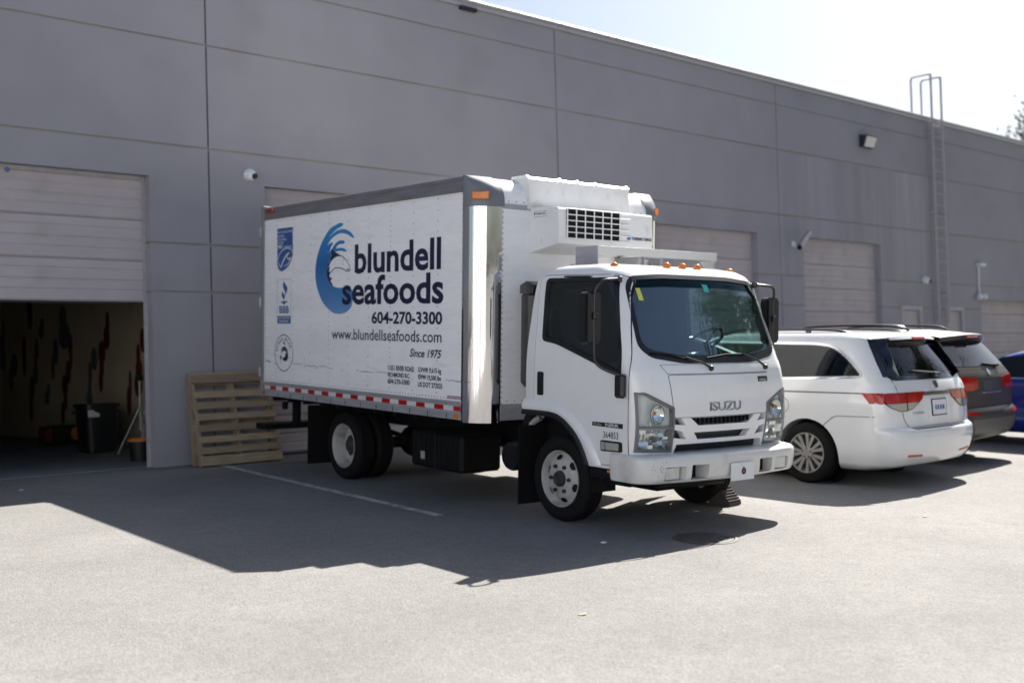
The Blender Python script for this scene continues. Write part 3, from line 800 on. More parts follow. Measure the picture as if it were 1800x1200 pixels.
def wave_mat():
    m = bpy.data.materials.new('print_wave_blue'); m.use_nodes = True; nt = m.node_tree; b = nt.nodes['Principled BSDF']
    tc = nt.nodes.new('ShaderNodeTexCoord'); sx = nt.nodes.new('ShaderNodeSeparateXYZ'); nt.links.new(tc.outputs['Object'], sx.inputs[0])
    r = nt.nodes.new('ShaderNodeValToRGB'); mr = nt.nodes.new('ShaderNodeMapRange')
    mr.inputs[1].default_value = 1.04 - TB[2]; mr.inputs[2].default_value = 2.1 - TB[2]; nt.links.new(sx.outputs[2], mr.inputs[0]); nt.links.new(mr.outputs[0], r.inputs[0])
    e = r.color_ramp.elements; e[0].color = (.15, .32, .60, 1); e[1].color = (.015, .24, .56, 1)
    for p, c in ((.22, (.06, .21, .48, 1)), (.55, (.008, .12, .38, 1)), (.8, (.012, .21, .52, 1))):
        k = r.color_ramp.elements.new(p); k.color = c
    nt.links.new(r.outputs[0], b.inputs['Base Color']); b.inputs['Roughness'].default_value = .4
    return m
M_WAVE = wave_mat()

BW, BL, BH = 2.55, 4.386, 2.40                                  # box width, straight length, height
# --- box body
mb = MB().box((0.0, 0, .16), (BW, -BL, 2.30)); P(mb, 'box_body', M_BOXW, smooth=0)
# front nose with rounded upright corners and rounded top edge
def nose_ring(z):
    r = .25; back = 0.0
    if z > 2.14: t = min(1.0, (z-2.14)/.262); back = .262*(1 - sqrt(max(0, 1-t*t)))
    pts = []
    for i in range(9): a = pi/2*i/8; pts.append((r*(1-sin(a))*0 + r - r*cos(a), -BL - r*sin(a) + back*sin(a)))
    pts2 = [(BW - p[0], p[1]) for p in reversed(pts)]
    return pts + pts2
zs = [.16, .6, 1.2, 1.8, 2.14] + [2.14 + .262*sin(pi/2*i/10) for i in range(1, 11)]
rings = [nose_ring(z) for z in zs]; n = len(rings[0])
mb = MB(); mb.add([(p[0], p[1], z) for rg, z in zip(rings, zs) for p in rg] , [(i*n+k, i*n+k+1, (i+1)*n+k+1, (i+1)*n+k) for i in range(len(zs)-1) for k in range(n-1)])
P(mb, 'box_front', M_BOXW, smooth=50)
mb = MB().box((.02, -.01, 2.30), (BW-.02, -BL-.01, 2.392)); P(mb, 'box_roof', M_TKW, smooth=0)
# polished corner posts
def post(sg):
    mb = MB(); pr = []
    X = lambda x: x if sg < 0 else BW - x
    pts = [(-.004, -BL+.02), (-.004, -BL-.005)] + [(.25 - .254*cos(pi/2*i/10), -BL - .254*sin(pi/2*i/10)) for i in range(11)] + [(.275, -BL-.254)]
    zz = [-.02, .4, .8, 1.2, 1.6, 2.14]; rr = random.Random(4)
    vs = [(X(p[0]), p[1] , z) for z in zz for p in pts]; m_ = len(pts)
    mb.add(vs, [(i*m_+k, i*m_+k+1, (i+1)*m_+k+1, (i+1)*m_+k) for i in range(len(zz)-1) for k in range(m_-1)])
    return mb
P(post(-1), 'corner_post', M_CHROME, smooth=60); P(post(1), 'corner_post', M_CHROME, smooth=60)
# moulded grey top corner caps
def cap(sg):
    mb = MB(); X = lambda x: x if sg < 0 else BW - x; vs = []
    zz = [2.10] + [2.14 + .262*sin(pi/2*i/10) for i in range(0, 11)]
    for z in zz:
        t = min(1.0, max(0, (z-2.14)/.262)); back = .262*(1-sqrt(1-t*t))
        pts = [(-.010, -BL+.01), (-.010, -BL-.005)] + [(.25-.262*cos(pi/2*i/10), -BL - (.262)*sin(pi/2*i/10) + back*sin(pi/2*i/10)) for i in range(11)] + [(.30, -BL-.262+back)]
        vs += [(X(p[0]), p[1], z + (.010 if z > 2.39 else 0)) for p in pts]; m_ = len(pts)
    b0 = len(vs); vs += [(X(.30), -BL+.01, 2.412)]
    fs = [(i*m_+k, i*m_+k+1, (i+1)*m_+k+1, (i+1)*m_+k) for i in range(len(zz)-1) for k in range(m_-1)]
    L0 = (len(zz)-1)*m_; fs += [(L0+k, L0+k+1, b0) for k in range(m_-1)]
    mb.add(vs, fs); return mb
cl = P(cap(-1), 'corner_cap', M_GREYP2, smooth=50); cr = P(cap(1), 'corner_cap', M_GREYP2, smooth=50)
mb = MB(); _c = Vector((.068, -BL-.178, 2.20)); _d = Vector((-.70, -.71, 0)); _t = Vector((.71, -.70, 0))
for k in (-1, 1):
    c = _c if k < 0 else Vector((BW-.068, -BL-.178, 2.20)); d = _d if k < 0 else Vector((.70, -.71, 0)); t = _t if k < 0 else Vector((-.71, -.70, 0))
    for (m_, w, h, dep, nm) in ((M_AMBER, .085, .040, .03, 'marker_lamp'),):
        q = MB(); q.xf = Matrix(((t.x, d.x, 0, c.x), (t.y, d.y, 0, c.y), (0, 0, 1, c.z), (0, 0, 0, 1))); q.box((-w, -.02, -h), (w, dep, h), .010)
        P(q, nm, m_)
# top rail and bottom rail of extruded aluminium along both sides
for sg in (-1, 1):
    X = lambda x: x if sg < 0 else BW - x
    mb = MB().prism([(X(-.012), 2.245), (X(-.018), 2.262), (X(-.018), 2.30), (X(-.010), 2.31), (X(-.010), 2.35), (X(-.016), 2.36), (X(-.016), 2.395), (X(.0), 2.408), (X(.12), 2.408), (X(.12), 2.31), (X(.004), 2.30), (X(.004), 2.245)], 1, 0.0, -BL+.008)
    P(mb, 'top_rail', mat('rail_grey', (.20, .197, .21), .45, metal=.25, var=.16, vscale=7, stretch=(1, .3, 3)))
    mb = MB().prism([(X(.02), .0), (X(-.012), .0), (X(-.012), .062), (X(-.006), .066), (X(-.006), .152), (X(-.014), .158), (X(-.014), .182), (X(.02), .182)], 1, 0.0, -BL+.022)
    br = P(mb, 'bottom_rail', M_ALU)
    if sg < 0:
        for k in range(12): MB().box((-.0135, -.42-.337*k, .005), (-.0122, -.43-.337*k, .058)).build('rail_slot', M_DARK, br, smooth=0, off=TB)
    for k in range(13):                                         # reflective tape, red then white
        y0 = -.02 - .337*k
        mr = MB().box((X(-.0085), y0-.0, .085), (X(-.0062), y0-.17 if k else y0-.03, .132)); 
        ys = -.199 - .3371*k; ye = ys - .162
        if ys > -BL + .05:
            mr = MB().box((X(-.0090), ys, .086), (X(-.0064), max(ye, -BL+.026), .132)); mr.build('red_tape', M_TAPER, br, smooth=0, off=TB)
        y1 = ye; y2 = ys - .3371
        if y1 > -BL+.04: MB().box((X(-.0088), y1-.001, .086), (X(-.0064), max(y2+.001, -BL+.026), .132)).build('white_tape', M_TAPEW, br, smooth=0, off=TB)
    MB().box((X(-.009), -.002, .086), (X(-.0064), -.034, .132)).build('red_tape', M_TAPER, br, smooth=0, off=TB)
    MB().box((X(-.009), -.036, .086), (X(-.0064), -.198, .132)).build('white_tape', M_TAPEW, br, smooth=0, off=TB)
    MB().box((X(-.020), -BL+.12, .012), (X(-.0125), -BL+.045, .056), .004).build('amber_reflector', M_AMBER, br, smooth=0, off=TB)
    MB().box((X(-.020), -.004, .006), (X(-.0125), -.055, .056), .004).build('red_reflector', M_REDL, br, smooth=0, off=TB)
    MB().box((X(-.038), -.085, 2.33), (X(-.0175), -.29, 2.385), .008).build('rear_marker_lamp', M_REDL, truck, off=TB)
# rear frame and doors
mb = MB().box((-.02, .075, -.02), (.10, .001, 2.43), .008); mb.box((BW-.10, .075, -.02), (BW+.02, .001, 2.43), .008)
mb.box((.101, .075, 2.26), (BW-.101, .001, 2.43), .008); mb.box((.101, .075, -.10), (BW-.101, .001, .14), .008)
P(mb, 'rear_frame', mat('frame_grey', (.22, .22, .225), .6, var=.1, vscale=5))
for x0, x1 in ((.105, BW/2-.004), (BW/2+.004, BW-.105)):
    d = P(MB().box((x0, .06, .145), (x1, .003, 2.255), .006), 'rear_door', M_BOXW)
    MB().tube([(x0+.5, .085, .1), (x0+.5, .085, 2.3)], .016).build('lock_rod', M_ALU, d, off=TB)
for z in (.3, 1.2, 2.1): P(MB().tube([(-.028, .06, z-.06), (-.028, .06, z+.06)], .014), 'hinge', M_ALU)
# side skin: vertical panel seams and rivets
mb = MB()
def rivet(mb, y, z, x=-.0005, r=.0075):
    mb.add([(x-.003, y, z)] + [(x, y + r*cos(2*pi*k/6), z + r*sin(2*pi*k/6)) for k in range(6)], [(0, 1+k, 1+(k+1) % 6) for k in range(6)])
cols = [-.342-.4487*i for i in range(9)]
for i, y in enumerate(cols):
    zz = 2.21
    dense_ = (i % 3 == 0)
    while zz > .2: rivet(mb, y, zz); zz -= .109/ (2 if dense_ else 1)
for z in [.20 + .055*i for i in range(38)]: rivet(mb, -4.362, z); rivet(mb, -.03, z)
for k in range(80): rivet(mb, -.03-.0545*k, .205); rivet(mb, -.03-.0545*k, 2.228, r=.005)
rv = P(mb, 'side_rivets', mat('rivet_grey', (.17, .17, .18), .5, metal=.4), smooth=0); rv['kind'] = 'stuff'
mb = MB()
for y in (-.342, -1.688, -3.034): P(MB().box((-.0006, y-.012, .185), (.001, y+.012, 2.24)), 'panel_seam', M_BOXW, smooth=0)
mb = MB()
def rivetf(mb, x, z, y=-BL-.2505, r=.008):
    mb.add([(x, y-.004, z)] + [(x + r*cos(2*pi*k/6), y, z + r*sin(2*pi*k/6)) for k in range(6)], [(0, 1+k, 1+(k+1) % 6) for k in range(6)])
for i in range(42): rivetf(mb, .285, .02+.052*i, -BL-.2545); rivetf(mb, BW-.285, .02+.052*i, -BL-.2545)
for i in range(20): rivetf(mb, .36+.096*i, 2.16); rivetf(mb, .36+.096*i, .19)
rv = P(mb, 'front_rivets', MATS['rivet_grey'], smooth=0); rv['kind'] = 'stuff'
P(MB().box((.28, -BL-.262, 2.085), (BW-.28, -BL-.2505, 2.135), .003), 'front_trim', M_ALU)
P(MB().box((.27, -BL-.256, .0), (BW-.27, -BL-.05, .155), .006), 'front_sill', M_ALU)
# scrapes along the side
def pside(lift): return lambda s, z: (-lift, -s, z)
mb = MB(); r = random.Random(8); s = .02
while s < 4.3:
    L = r.uniform(.05, .35); z = .435 - .012*s + r.uniform(-.012, .012)
    if r.random() < .62: stroke(mb, [(s + L*k/5, z + r.uniform(-.006, .006)) for k in range(6)], r.uniform(.003, .009), pside(.0012), taper=True)
    s += L*r.uniform(.7, 1.2)
stroke(mb, [(1.10, .52), (1.105, .40)], .004, pside(.0012)); stroke(mb, [(.05, .45), (.13, .44), (.2, .432)], .014, pside(.0013), taper=True)
P(mb, 'scrape_marks', mat('scuff', (.16, .15, .16), .7), smooth=0)['kind'] = 'stuff'

# --- printing on the side
def letters(name, rows, m, lift=.0020):
    mb = MB()
    for (s, u0, u1, v0, v1, kw) in rows: text_into(mb, s, u0, u1, v0, v1, pside(lift), **kw)
    return P(mb, name, m, smooth=0)
letters('company_name', [('blundell', 2.285, 3.995, 1.510, 1.826, dict(bold=.024)), ('seafoods', 2.005, 4.045, 1.163, 1.476, dict(bold=.024))], M_NAVY, .0034)
letters('phone_number', [('604-270-3300', 2.657, 4.025, .945, 1.073, dict(bold=.030))], M_NAVY)
letters('web_address', [('www.blundellseafoods.com', 1.768, 4.016, .757, .876, dict(bold=.008))], M_NAVY)
letters('founding_year', [('Since 1975', 3.43, 4.018, .600, .682, dict(shear=.28, bold=.024))], M_NAVY)
letters('address_lines', [('11351 RIVER ROAD', 3.003, 3.517, .442, .495, dict(bold=.030)), ('RICHMOND B.C.', 3.003, 3.439, .372, .419, dict(bold=.030)), ('604-270-3300', 3.0, 3.435, .300, .350, dict(bold=.030)),
    ('GVWR 9,615 kg', 3.592, 4.016, .445, .496, dict(bold=.030)), ('GVW 19,500 lbs', 3.593, 4.012, .371, .420, dict(bold=.030)), ('US DOT 272025', 3.593, 4.037, .294, .343, dict(bold=.030))], M_NAVY)
wv = empty('wave_emblem'); wv.parent = truck; wv['label'] = 'blue wave emblem with leaping dolphin on the box side'
def Q(mb, name, m): return mb.build(name, m, wv, 0, off=TB)
mb = MB(); flat(mb, smoothed(LG_body, 3), pside(.0014)); Q(mb, 'wave_body', M_WAVE)
for i, k in enumerate((LG_f1, LG_f2, LG_f3, LG_f4, LG_f5)):
    mb = MB(); flat(mb, smoothed(k, 3), pside(.0017 + .0002*i)); Q(mb, 'wave_spray', M_WAVE)
mb = MB(); flat(mb, LG_fin, pside(.0030)); flat(mb, LG_tail, pside(.0031))
stroke(mb, smoothed(LG_back, 4, False), .009, pside(.0029)); stroke(mb, smoothed(LG_jaw, 4, False), .010, pside(.0029)); stroke(mb, LG_jaw2, .010, pside(.0029)); stroke(mb, smoothed(LG_gill, 4, False), .005, pside(.0029))
Q(mb, 'dolphin', M_NAVY)
mb = MB(); flat(mb, LG_msc, pside(.0014)); lb = P(mb, 'eco_label', M_PBLUE, smooth=0)
mb = MB(); stroke(mb, smoothed(LG_mscring, 4, False), .014, pside(.0019)); stroke(mb, smoothed(LG_msctick, 4, False), .026, pside(.0019), taper=True); stroke(mb, smoothed(LG_mscfish, 4, False), .020, pside(.0019), taper=True)
for i, (t, u1, v) in enumerate((('CERTIFIED', .545, 2.005), ('SUSTAINABLE', .605, 1.965), ('SEAFOOD', .53, 1.925))): text_into(mb, t, .382, u1, v, v+.026, pside(.0019), bold=.01)
text_into(mb, 'MSC', .382, .51, 1.868, 1.912, pside(.0019), bold=.03); text_into(mb, 'www.msc.org', .535, .755, 1.872, 1.892, pside(.0019), bold=.01); text_into(mb, 'MSC SUSTAINABLE CERTIFIED', .382, .76, 2.055, 2.082, pside(.0019), bold=.01)
mb.build('label_print', M_PWHITE, lb, 0, off=TB)
mb = MB(); stroke(mb, [(.374, .925), (.374, 1.477), (.732, 1.477), (.732, .925)], .005, pside(.0014), closed=True)
flat(mb, LG_torch1, pside(.0016)); flat(mb, LG_torch2, pside(.0016)); flat(mb, LG_tbase, pside(.0016))
text_into(mb, 'BBB', .425, .682, 1.055, 1.145, pside(.0016), bold=.03); flat(mb, [(.377, .927), (.729, .927), (.729, 1.02), (.377, 1.02)], pside(.0012))
bb = P(mb, 'bureau_label', M_PBLUE, smooth=0)
mb = MB(); text_into(mb, 'ACCREDITED', .395, .71, .984, 1.010, pside(.0019), bold=.015); text_into(mb, 'BUSINESS', .43, .675, .940, .968, pside(.0019), bold=.015)
mb.build('label_print', M_PWHITE, bb, 0, off=TB)
mb = MB(); cx_, cz_, rx_, rz_ = .553, .558, .243, .226
ell = lambda k: [(cx_ + k*rx_*cos(2*pi*i/48), cz_ + k*rz_*sin(2*pi*i/48)) for i in range(48)]
stroke(mb, ell(1.0), .011, pside(.0014), closed=True)
for i, ch in enumerate('ocean wise.'):                          # letters set round the ring
    if ch == ' ': continue
    a = radians(168 - i*15.5); vs, fs = text_mesh(ch, bold=.02)
    k = .075; c0, s0 = cos(a - pi/2), sin(a - pi/2); w = max(p[0] for p in vs)
    mb.add([pside(.0014)(cx_ + .70*rx_*cos(a) + (c0*(p[0]-w/2) - s0*p[1])*k*1.05, cz_ + .70*rz_*sin(a) + (s0*(p[0]-w/2) + c0*p[1])*k) for p in vs], fs)
for (a0, a1, k, w) in ((20, 150, .42, .030), (40, 165, .30, .022), (-140, 40, .22, .05), (-60, 60, .36, .035)):
    stroke(mb, [(cx_ + .01 + k*rx_*cos(radians(a0+(a1-a0)*i/10)), cz_ - .03 + k*rz_*sin(radians(a0+(a1-a0)*i/10))) for i in range(11)], w, pside(.0015), taper=True)
flat(mb, [(.545, .72), (.57, .69), (.60, .66), (.56, .665), (.535, .68)], pside(.0015)); flat(mb, [(.47, .54), (.50, .50), (.47, .45), (.455, .50)], pside(.0016))
stroke(mb, [(.39, .50), (.72, .50)], .004, pside(.0015))
P(mb, 'ocean_label', M_NAVY, smooth=0)
mb = MB(); flat(mb, [(4.123, .200), (4.357, .200), (4.357, .230), (4.123, .230)], pside(.0015)); ml = P(mb, 'maker_plate', mat('plate_crimson', (.22, .012, .03), .4), smooth=0)
mb = MB(); text_into(mb, 'MORGAN', 4.17, 4.35, .205, .225, pside(.0024), bold=.03); flat(mb, [(4.13, .207), (4.15, .207), (4.15, .223), (4.13, .223)], pside(.0024)); mb.build('plate_print', M_PWHITE, ml, 0, off=TB)

# --- refrigeration unit
UX0, UX1, UY0, UY1 = .63, 1.915, -BL-.251, -5.07
tk = P(MB().prism([(UY0, 1.665), (UY0, 2.118), (UY1+.06, 2.100), (UY1+.012, 2.092), (UY1, 2.075), (UY1-.01, 1.80), (UY1, 1.745), (UY1+.03, 1.735)], 0, UX0, UX1), 'fridge_unit', M_TKW)
mb = MB(); gx = [.735 + .1175*i for i in range(7)]; gzz = [1.797 + .0575*i for i in range(6)]
back = MB().box((gx[0]-.004, UY1-.006, gzz[0]-.004), (gx[-1], UY1-.0115, gzz[-1]+.004)); back.build('grille_recess', M_DARK, tk, 0, off=TB)
for z in gzz: mb.box((gx[0]-.012, UY1-.012, z-.0055), (gx[-1]+.14, UY1-.024, z+.0055), .003)
for x in gx: mb.box((x-.0075, UY1-.0125, gzz[0]), (x+.0075, UY1-.022, gzz[-1]), .003)
mb.build('grille_bars', M_TKW, tk, off=TB)
mb = MB(); text_into(mb, 'THERMO KING', 1.605, 1.895, 1.822, 1.852, lambda u, v: (u, UY1-.0125, v), bold=.035); mb.build('unit_lettering', M_NAVY, tk, 0, off=TB)
mb = MB(); mb.box((1.548, UY1-.0122, 1.820), (1.592, UY1-.0132, 1.864)); mb.build('unit_emblem', mat('emblem_blue', (.05, .25, .55), .4), tk, 0, off=TB)
mb = MB(); text_into(mb, 'T', 1.556, 1.586, 1.824, 1.860, lambda u, v: (u, UY1-.0138, v), bold=.04); mb.build('emblem_letter', M_NAVY, tk, 0, off=TB)
mb = MB(); mb.box((UX0-.002, -4.69, 2.012), (UX0-.001, -4.90, 2.07)); pb = mb.build('side_plate', M_TKW, tk, 0, off=TB)
mb = MB(); stroke(mb, [(4.695, 2.016), (4.895, 2.016), (4.895, 2.066), (4.695, 2.066)], .003, lambda u, v: (UX0-.0026, -u, v), closed=True)
text_into(mb, 'THERMO KING', 4.73, 4.88, 2.036, 2.054, lambda u, v: (UX0-.0028, -u, v), bold=.02); flat(mb, [(4.704, 2.036), (4.722, 2.036), (4.722, 2.056), (4.704, 2.056)], lambda u, v: (UX0-.0028, -u, v)); mb.build('plate_print', M_NAVY, tk, 0, off=TB)
MB().box((UX1-.12, UY0, 1.58), (UX1-.06, UY1+.08, 1.664), .006).build('mount_bracket', M_ALU, tk, off=TB)
MB().box((UX1-.058, UY1+.05, 1.52), (UX1-.02, UY1+.09, 1.72)).build('drain_bracket', M_ALU, tk, off=TB)
# ribbed deflector above the unit
fy0, fy1 = -BL-.02, -BL-.285
mb = MB().prism([(fy0, 2.38), (fy0, 2.424), (fy1+.03, 2.424), (fy1, 2.40), (fy1-.015, 2.15), (fy1+.01, 2.10), (-BL-.24, 2.10)], 0, .585, 1.955)
df = P(mb, 'air_deflector', M_TKW)
for x in (.585, 1.005, 1.245, 1.50, 1.945):
    MB().prism([(fy0, 2.40), (fy0, 2.436), (fy1+.03, 2.438), (fy1-.008, 2.405), (fy1-.004, 2.37), (fy1+.03, 2.40)], 0, x-.014, x+.014).build('deflector_rib', M_TKW, df, off=TB)
# --- cab
M_FACET = mat('lamp_chrome', (.82, .83, .84), .10, metal=1.0)
CX = 1.262
cab = Slices([(-.30, -6.54, -5.06, 1.00, .16, .10, .03, .07), (-.10, -6.625, -5.05, 1.008, .17, .11, .03, .09), (.14, -6.66, -5.05, 1.012, .18, .12, .03, .10),
    (.40, -6.652, -5.05, 1.012, .19, .13, .03, .10), (.56, -6.62, -5.05, 1.01, .20, .14, .03, .09), (.66, -6.575, -5.05, 1.004, .20, .15, .03, .085),
    (1.0, -6.435, -5.07, .977, .20, .15, .04, .075), (1.36, -6.30, -5.11, .938, .20, .16, .05, .08), (1.43, -6.25, -5.15, .915, .20, .18, .06, .08),
    (1.475, -6.17, -5.22, .875, .2, .2, .08, .08), (1.505, -6.02, -5.36, .80, .2, .2, .1, .06), (1.518, -5.85, -5.5, .66, .2, .2, .1, .03)], CX)
F = lambda pts: [(CX + p[0], p[1]) for p in pts]                 # front outlines: (across, up)
WS_OUT = rounded(F([(-.80, 1.385), (-.45, 1.413), (.45, 1.413), (.80, 1.385), (.865, 1.30), (.90, .76), (.80, .675), (.45, .622), (-.45, .622), (-.80, .675), (-.90, .76), (-.865, 1.30)]), .06, 3)
WS_IN = rounded(F([(-.775, 1.355), (-.45, 1.380), (.45, 1.380), (.775, 1.355), (.830, 1.28), (.862, .80), (.77, .735), (.45, .690), (-.45, .690), (-.77, .735), (-.862, .80), (-.830, 1.28)]), .06, 3)
S = lambda pts: [(-p[0], p[1]) for p in pts]                     # side outlines: (forwards, up) -> (y, z)
SW_OUT = rounded(S([(5.275, 1.385), (5.285, .80), (5.50, .772), (5.97, .630), (6.375, .500), (6.375, .70), (6.205, 1.372)]), [.06, .05, .08, .10, .03, .1, .06], 4)
SW_IN = rounded(S([(5.31, 1.355), (5.318, .835), (5.50, .805), (5.97, .667), (6.345, .545), (6.345, .70), (6.18, 1.345)]), [.05, .04, .08, .10, .02, .1, .05], 4)
ARCH = S([(4.90, .134), (5.45, .134), (5.62, .095), (5.77, .0), (5.88, -.12), (5.955, -.26), (5.97, -.6), (4.90, -.6)])
HL = F([(-.982, .372), (-.92, .370), (-.622, .240), (-.618, -.132), (-.972, -.118)])
HR = [(2*CX - p[0], p[1]) for p in HL]
SLOT1 = F([(-.425, .150), (.425, .150), (.33, .080), (-.33, .080)]); SLOT2 = F([(-.375, .020), (.375, .020), (.32, -.044), (-.32, -.044)])
TRI = [F(t) for t in ([(-.602, .150), (-.530, .150), (-.478, .088), (-.602, .098)], [(-.602, .050), (-.515, .036), (-.456, -.036), (-.602, -.020)])]
TRI += [[(2*CX - p[0], p[1]) for p in t] for t in TRI]
LOWGAP = F([(-.60, -.24), (.60, -.24), (.56, -.080), (-.56, -.080)])
def cutp(poly, axis, a, b): return MB().prism(poly, axis, a, b).mesh('cut', 0)
cuts = [cab.mesh('in', ins=.05, zs=[.18 + (1.518-.18-.05)*i/30 for i in range(31)])]
cuts.append(cutp(WS_IN, 1, -6.9, -5.95))
cuts.append(cutp(SW_IN, 0, -.3, .75)); cuts.append(cutp(SW_IN, 0, 1.8, 2.9))
cuts.append(cutp(ARCH, 0, -.2, .60)); cuts.append(cutp(ARCH, 0, 1.95, 2.9))
for pgn in (HL, HR): cuts.append(cutp(pgn, 1, -6.9, -6.40))
for pgn in [SLOT1, SLOT2] + TRI + [LOWGAP]: cuts.append(cutp(pgn, 1, -6.9, -6.42))
shell = mesh_obj('cab_shell', boolean(cab.mesh('cab', 44), cuts, 'cab_shell', 32), M_PAINT, truck)
for v in shell.data.vertices: v.co -= Vector(TB)
lin = mesh_obj('cab_lining', boolean(cab.mesh('lin', 44, ins=.0505, zs=[.185 + (1.518-.185-.051)*i/30 for i in range(31)]), [cab.mesh('lin2', ins=.058, zs=[.195 + (1.518-.195-.06)*i/30 for i in range(31)])] + [cutp(WS_IN, 1, -6.9, -5.95), cutp(SW_IN, 0, -.3, .75), cutp(SW_IN, 0, 1.8, 2.9)], 'cab_lining', 32), M_SEATD, truck)
for v in lin.data.vertices: v.co -= Vector(TB)
flo = cab.hit_lo
def front_patch(name, m, pgn, off, thick, hole=None, parent=None, step=.05):
    mb = MB(); patch(mb, pgn, flo, off, thick, hole, step); return P(mb, name, m, parent or truck, 40)
def side_patch(name, m, pgn, off, thick, sg=-1, hole=None, parent=None, step=.06):
    mb = MB(); patch(mb, pgn, cab.hit_side(sg), off, thick, hole, step); return P(mb, name, m, parent or truck, 40)
ws = front_patch('windscreen', M_WS, grow(WS_IN, .012), -.010, .005)
front_patch('windscreen_seal', M_BLK, WS_OUT, .004, .060, [grow(WS_IN, -.004)])
front_patch('sun_band', glass('sun_band_tint', (.25, .50, .52), .2), F([(-.77, 1.352), (-.45, 1.376), (.45, 1.376), (.77, 1.352), (.785, 1.285), (.45, 1.305), (-.45, 1.305), (-.785, 1.285)]), -.0065, .002, parent=ws)
front_patch('permit_sticker', mat('sticker_yellow', (.62, .66, .12), .5), F([(-.765, 1.285), (-.715, 1.285), (-.705, 1.175), (-.755, 1.175)]), -.006, .0015, parent=ws)
front_patch('toll_tag', mat('sticker_teal', (.03, .48, .46), .4), F([(.06, 1.34), (.13, 1.335), (.14, 1.27), (.075, 1.27)]), -.006, .0015, parent=ws)
# panels with dark shut lines
DOOR = rounded(S([(5.195, 1.412), (5.195, .150), (5.45, .152), (5.64, .110), (5.79, .010), (5.90, -.11), (5.985, -.268), (6.462, -.262), (6.462, .64), (6.245, 1.395)]), [.09, .01, .1, .1, .1, .1, .01, .01, .12, .08], 4)
for sg in (-1, 1):
    side_patch('door_gap', M_DARK, grow(DOOR, .006), .0010, .003, sg, [grow(DOOR, -.004)])
    d = side_patch('cab_door', M_PAINT, DOOR, .0040, .006, sg, [SW_OUT])
    side_patch('window_seal', M_BLK, SW_OUT, .0060, .062, sg, [grow(SW_IN, -.005)], d)
    side_patch('door_window', M_SIDEG, grow(SW_IN, .008), -.012, .004, sg, None, d)
    side_patch('door_handle', M_BLK, rounded(S([(5.25, .512), (5.335, .512), (5.335, .292), (5.25, .292)]), .02, 4), .012, .012, sg, None, d)
    X = lambda x: CX + sg*x
    FL_IN = S([(5.05, .150), (5.45, .150), (5.63, .110), (5.785, .012), (5.90, -.112), (5.99, -.285)])
    FL_OUT = S([(5.05, .245), (5.35, .245), (5.60, .205), (5.78, .125), (5.92, .01), (6.04, -.13), (6.13, -.285)])
    mb = MB(); hs = cab.hit_side(sg)                             # swollen white arch
    def strip(a, b, o1, o2, bulge, nm, m):
        mb = MB(); A_ = smoothed(a, 6, False); B_ = smoothed(b, 6, False); nA = 40
        def at(L, t): k = t*(len(L)-1); i = min(int(k), len(L)-2); u = k-i; return (L[i][0]*(1-u)+L[i+1][0]*u, L[i][1]*(1-u)+L[i+1][1]*u)
        vs = []
        for i in range(nA+1):
            p, q_ = at(A_, i/nA), at(B_, i/nA)
            for j in range(7):
                t = j/6; c = (p[0]*(1-t)+q_[0]*t, p[1]*(1-t)+q_[1]*t); Pp, N = hs(*c)
                vs.append(Pp + Vector((sg, 0, 0))*(o1*(1-t)+o2*t + bulge*sin(pi*t)))
        mb.add(vs, [(i*7+j, i*7+j+1, (i+1)*7+j+1, (i+1)*7+j) for i in range(nA) for j in range(6)])
        return P(mb, nm, m, truck, 60)
    strip(FL_IN, FL_OUT, .028, .0045, .016, 'wheel_arch', M_PAINT)
    strip(S([(5.05, .100), (5.44, .100), (5.605, .062), (5.745, -.028), (5.85, -.145), (5.925, -.30)]), FL_IN, .036, .030, .006, 'arch_trim', M_BLK)
# dark liners inside the front arches
for xa, xb in ((.30, .597), (BW-.33, 1.953)):
    L_ = S([(4.93, .128), (5.44, .128), (5.61, .09), (5.757, -.004), (5.866, -.122), (5.945, -.262), (5.955, -.55)]); mb = MB(); n_ = len(L_)
    mb.add([(xa, p[0], p[1]) for p in L_] + [(xb, p[0], p[1]) for p in L_], [(i, i+1, n_+i+1, n_+i) for i in range(n_-1)])
    mb.add([(xb, p[0], p[1]) for p in L_] + [(xb, -4.93, -.55)], [tuple(range(n_+1))]); P(mb, 'arch_liner', M_DARK, truck, 0)
# front panel, cowl and grille
HOOD = rounded(F([(-.660, .522), (.660, .522), (.606, .158), (-.606, .158)]), .02, 3)
front_patch('hood_gap', M_DARK, grow(HOOD, .005), .0010, .003, [grow(HOOD, -.003)])
hood = front_patch('front_panel', M_PAINT, HOOD, .0045, .006)
COWL = F([(-.72, .612), (.72, .612), (.66, .535), (-.66, .535)])
front_patch('cowl_gap', M_DARK, grow(COWL, .004), .0010, .003, [grow(COWL, -.002)]); front_patch('cowl', M_PAINT, COWL, .0035, .005)
mb = MB()
for pgn in [SLOT1, SLOT2] + TRI + [LOWGAP]: patch(mb, grow(pgn, .02), flo, -.07, .01, None, .08)
P(mb, 'grille_mesh', M_BLK, truck, 0)
mb = MB()
for i in range(14): x = CX - .36 + .055*i; Pp, N = flo(x, .118); mb.box((x-.003, Pp.y+.014, .092), (x+.003, Pp.y+.045, .145))
P(mb, 'grille_fins', M_BLK, truck, 0)['kind'] = 'stuff'
mb = MB(); text_into(mb, 'ISUZU', CX-.205, CX+.205, .205, .282, lambda u, v: flo(u, v)[0] + flo(u, v)[1]*.014, bold=.02)
em = P(mb, 'maker_emblem', M_CHROME, hood, 0)
sol = em.modifiers.new('s', 'SOLIDIFY'); sol.thickness = .012
bd = front_patch('panel_badge', M_BLK, F([(.49, .492), (.635, .492), (.635, .446), (.49, .446)]), .010, .006, parent=hood)
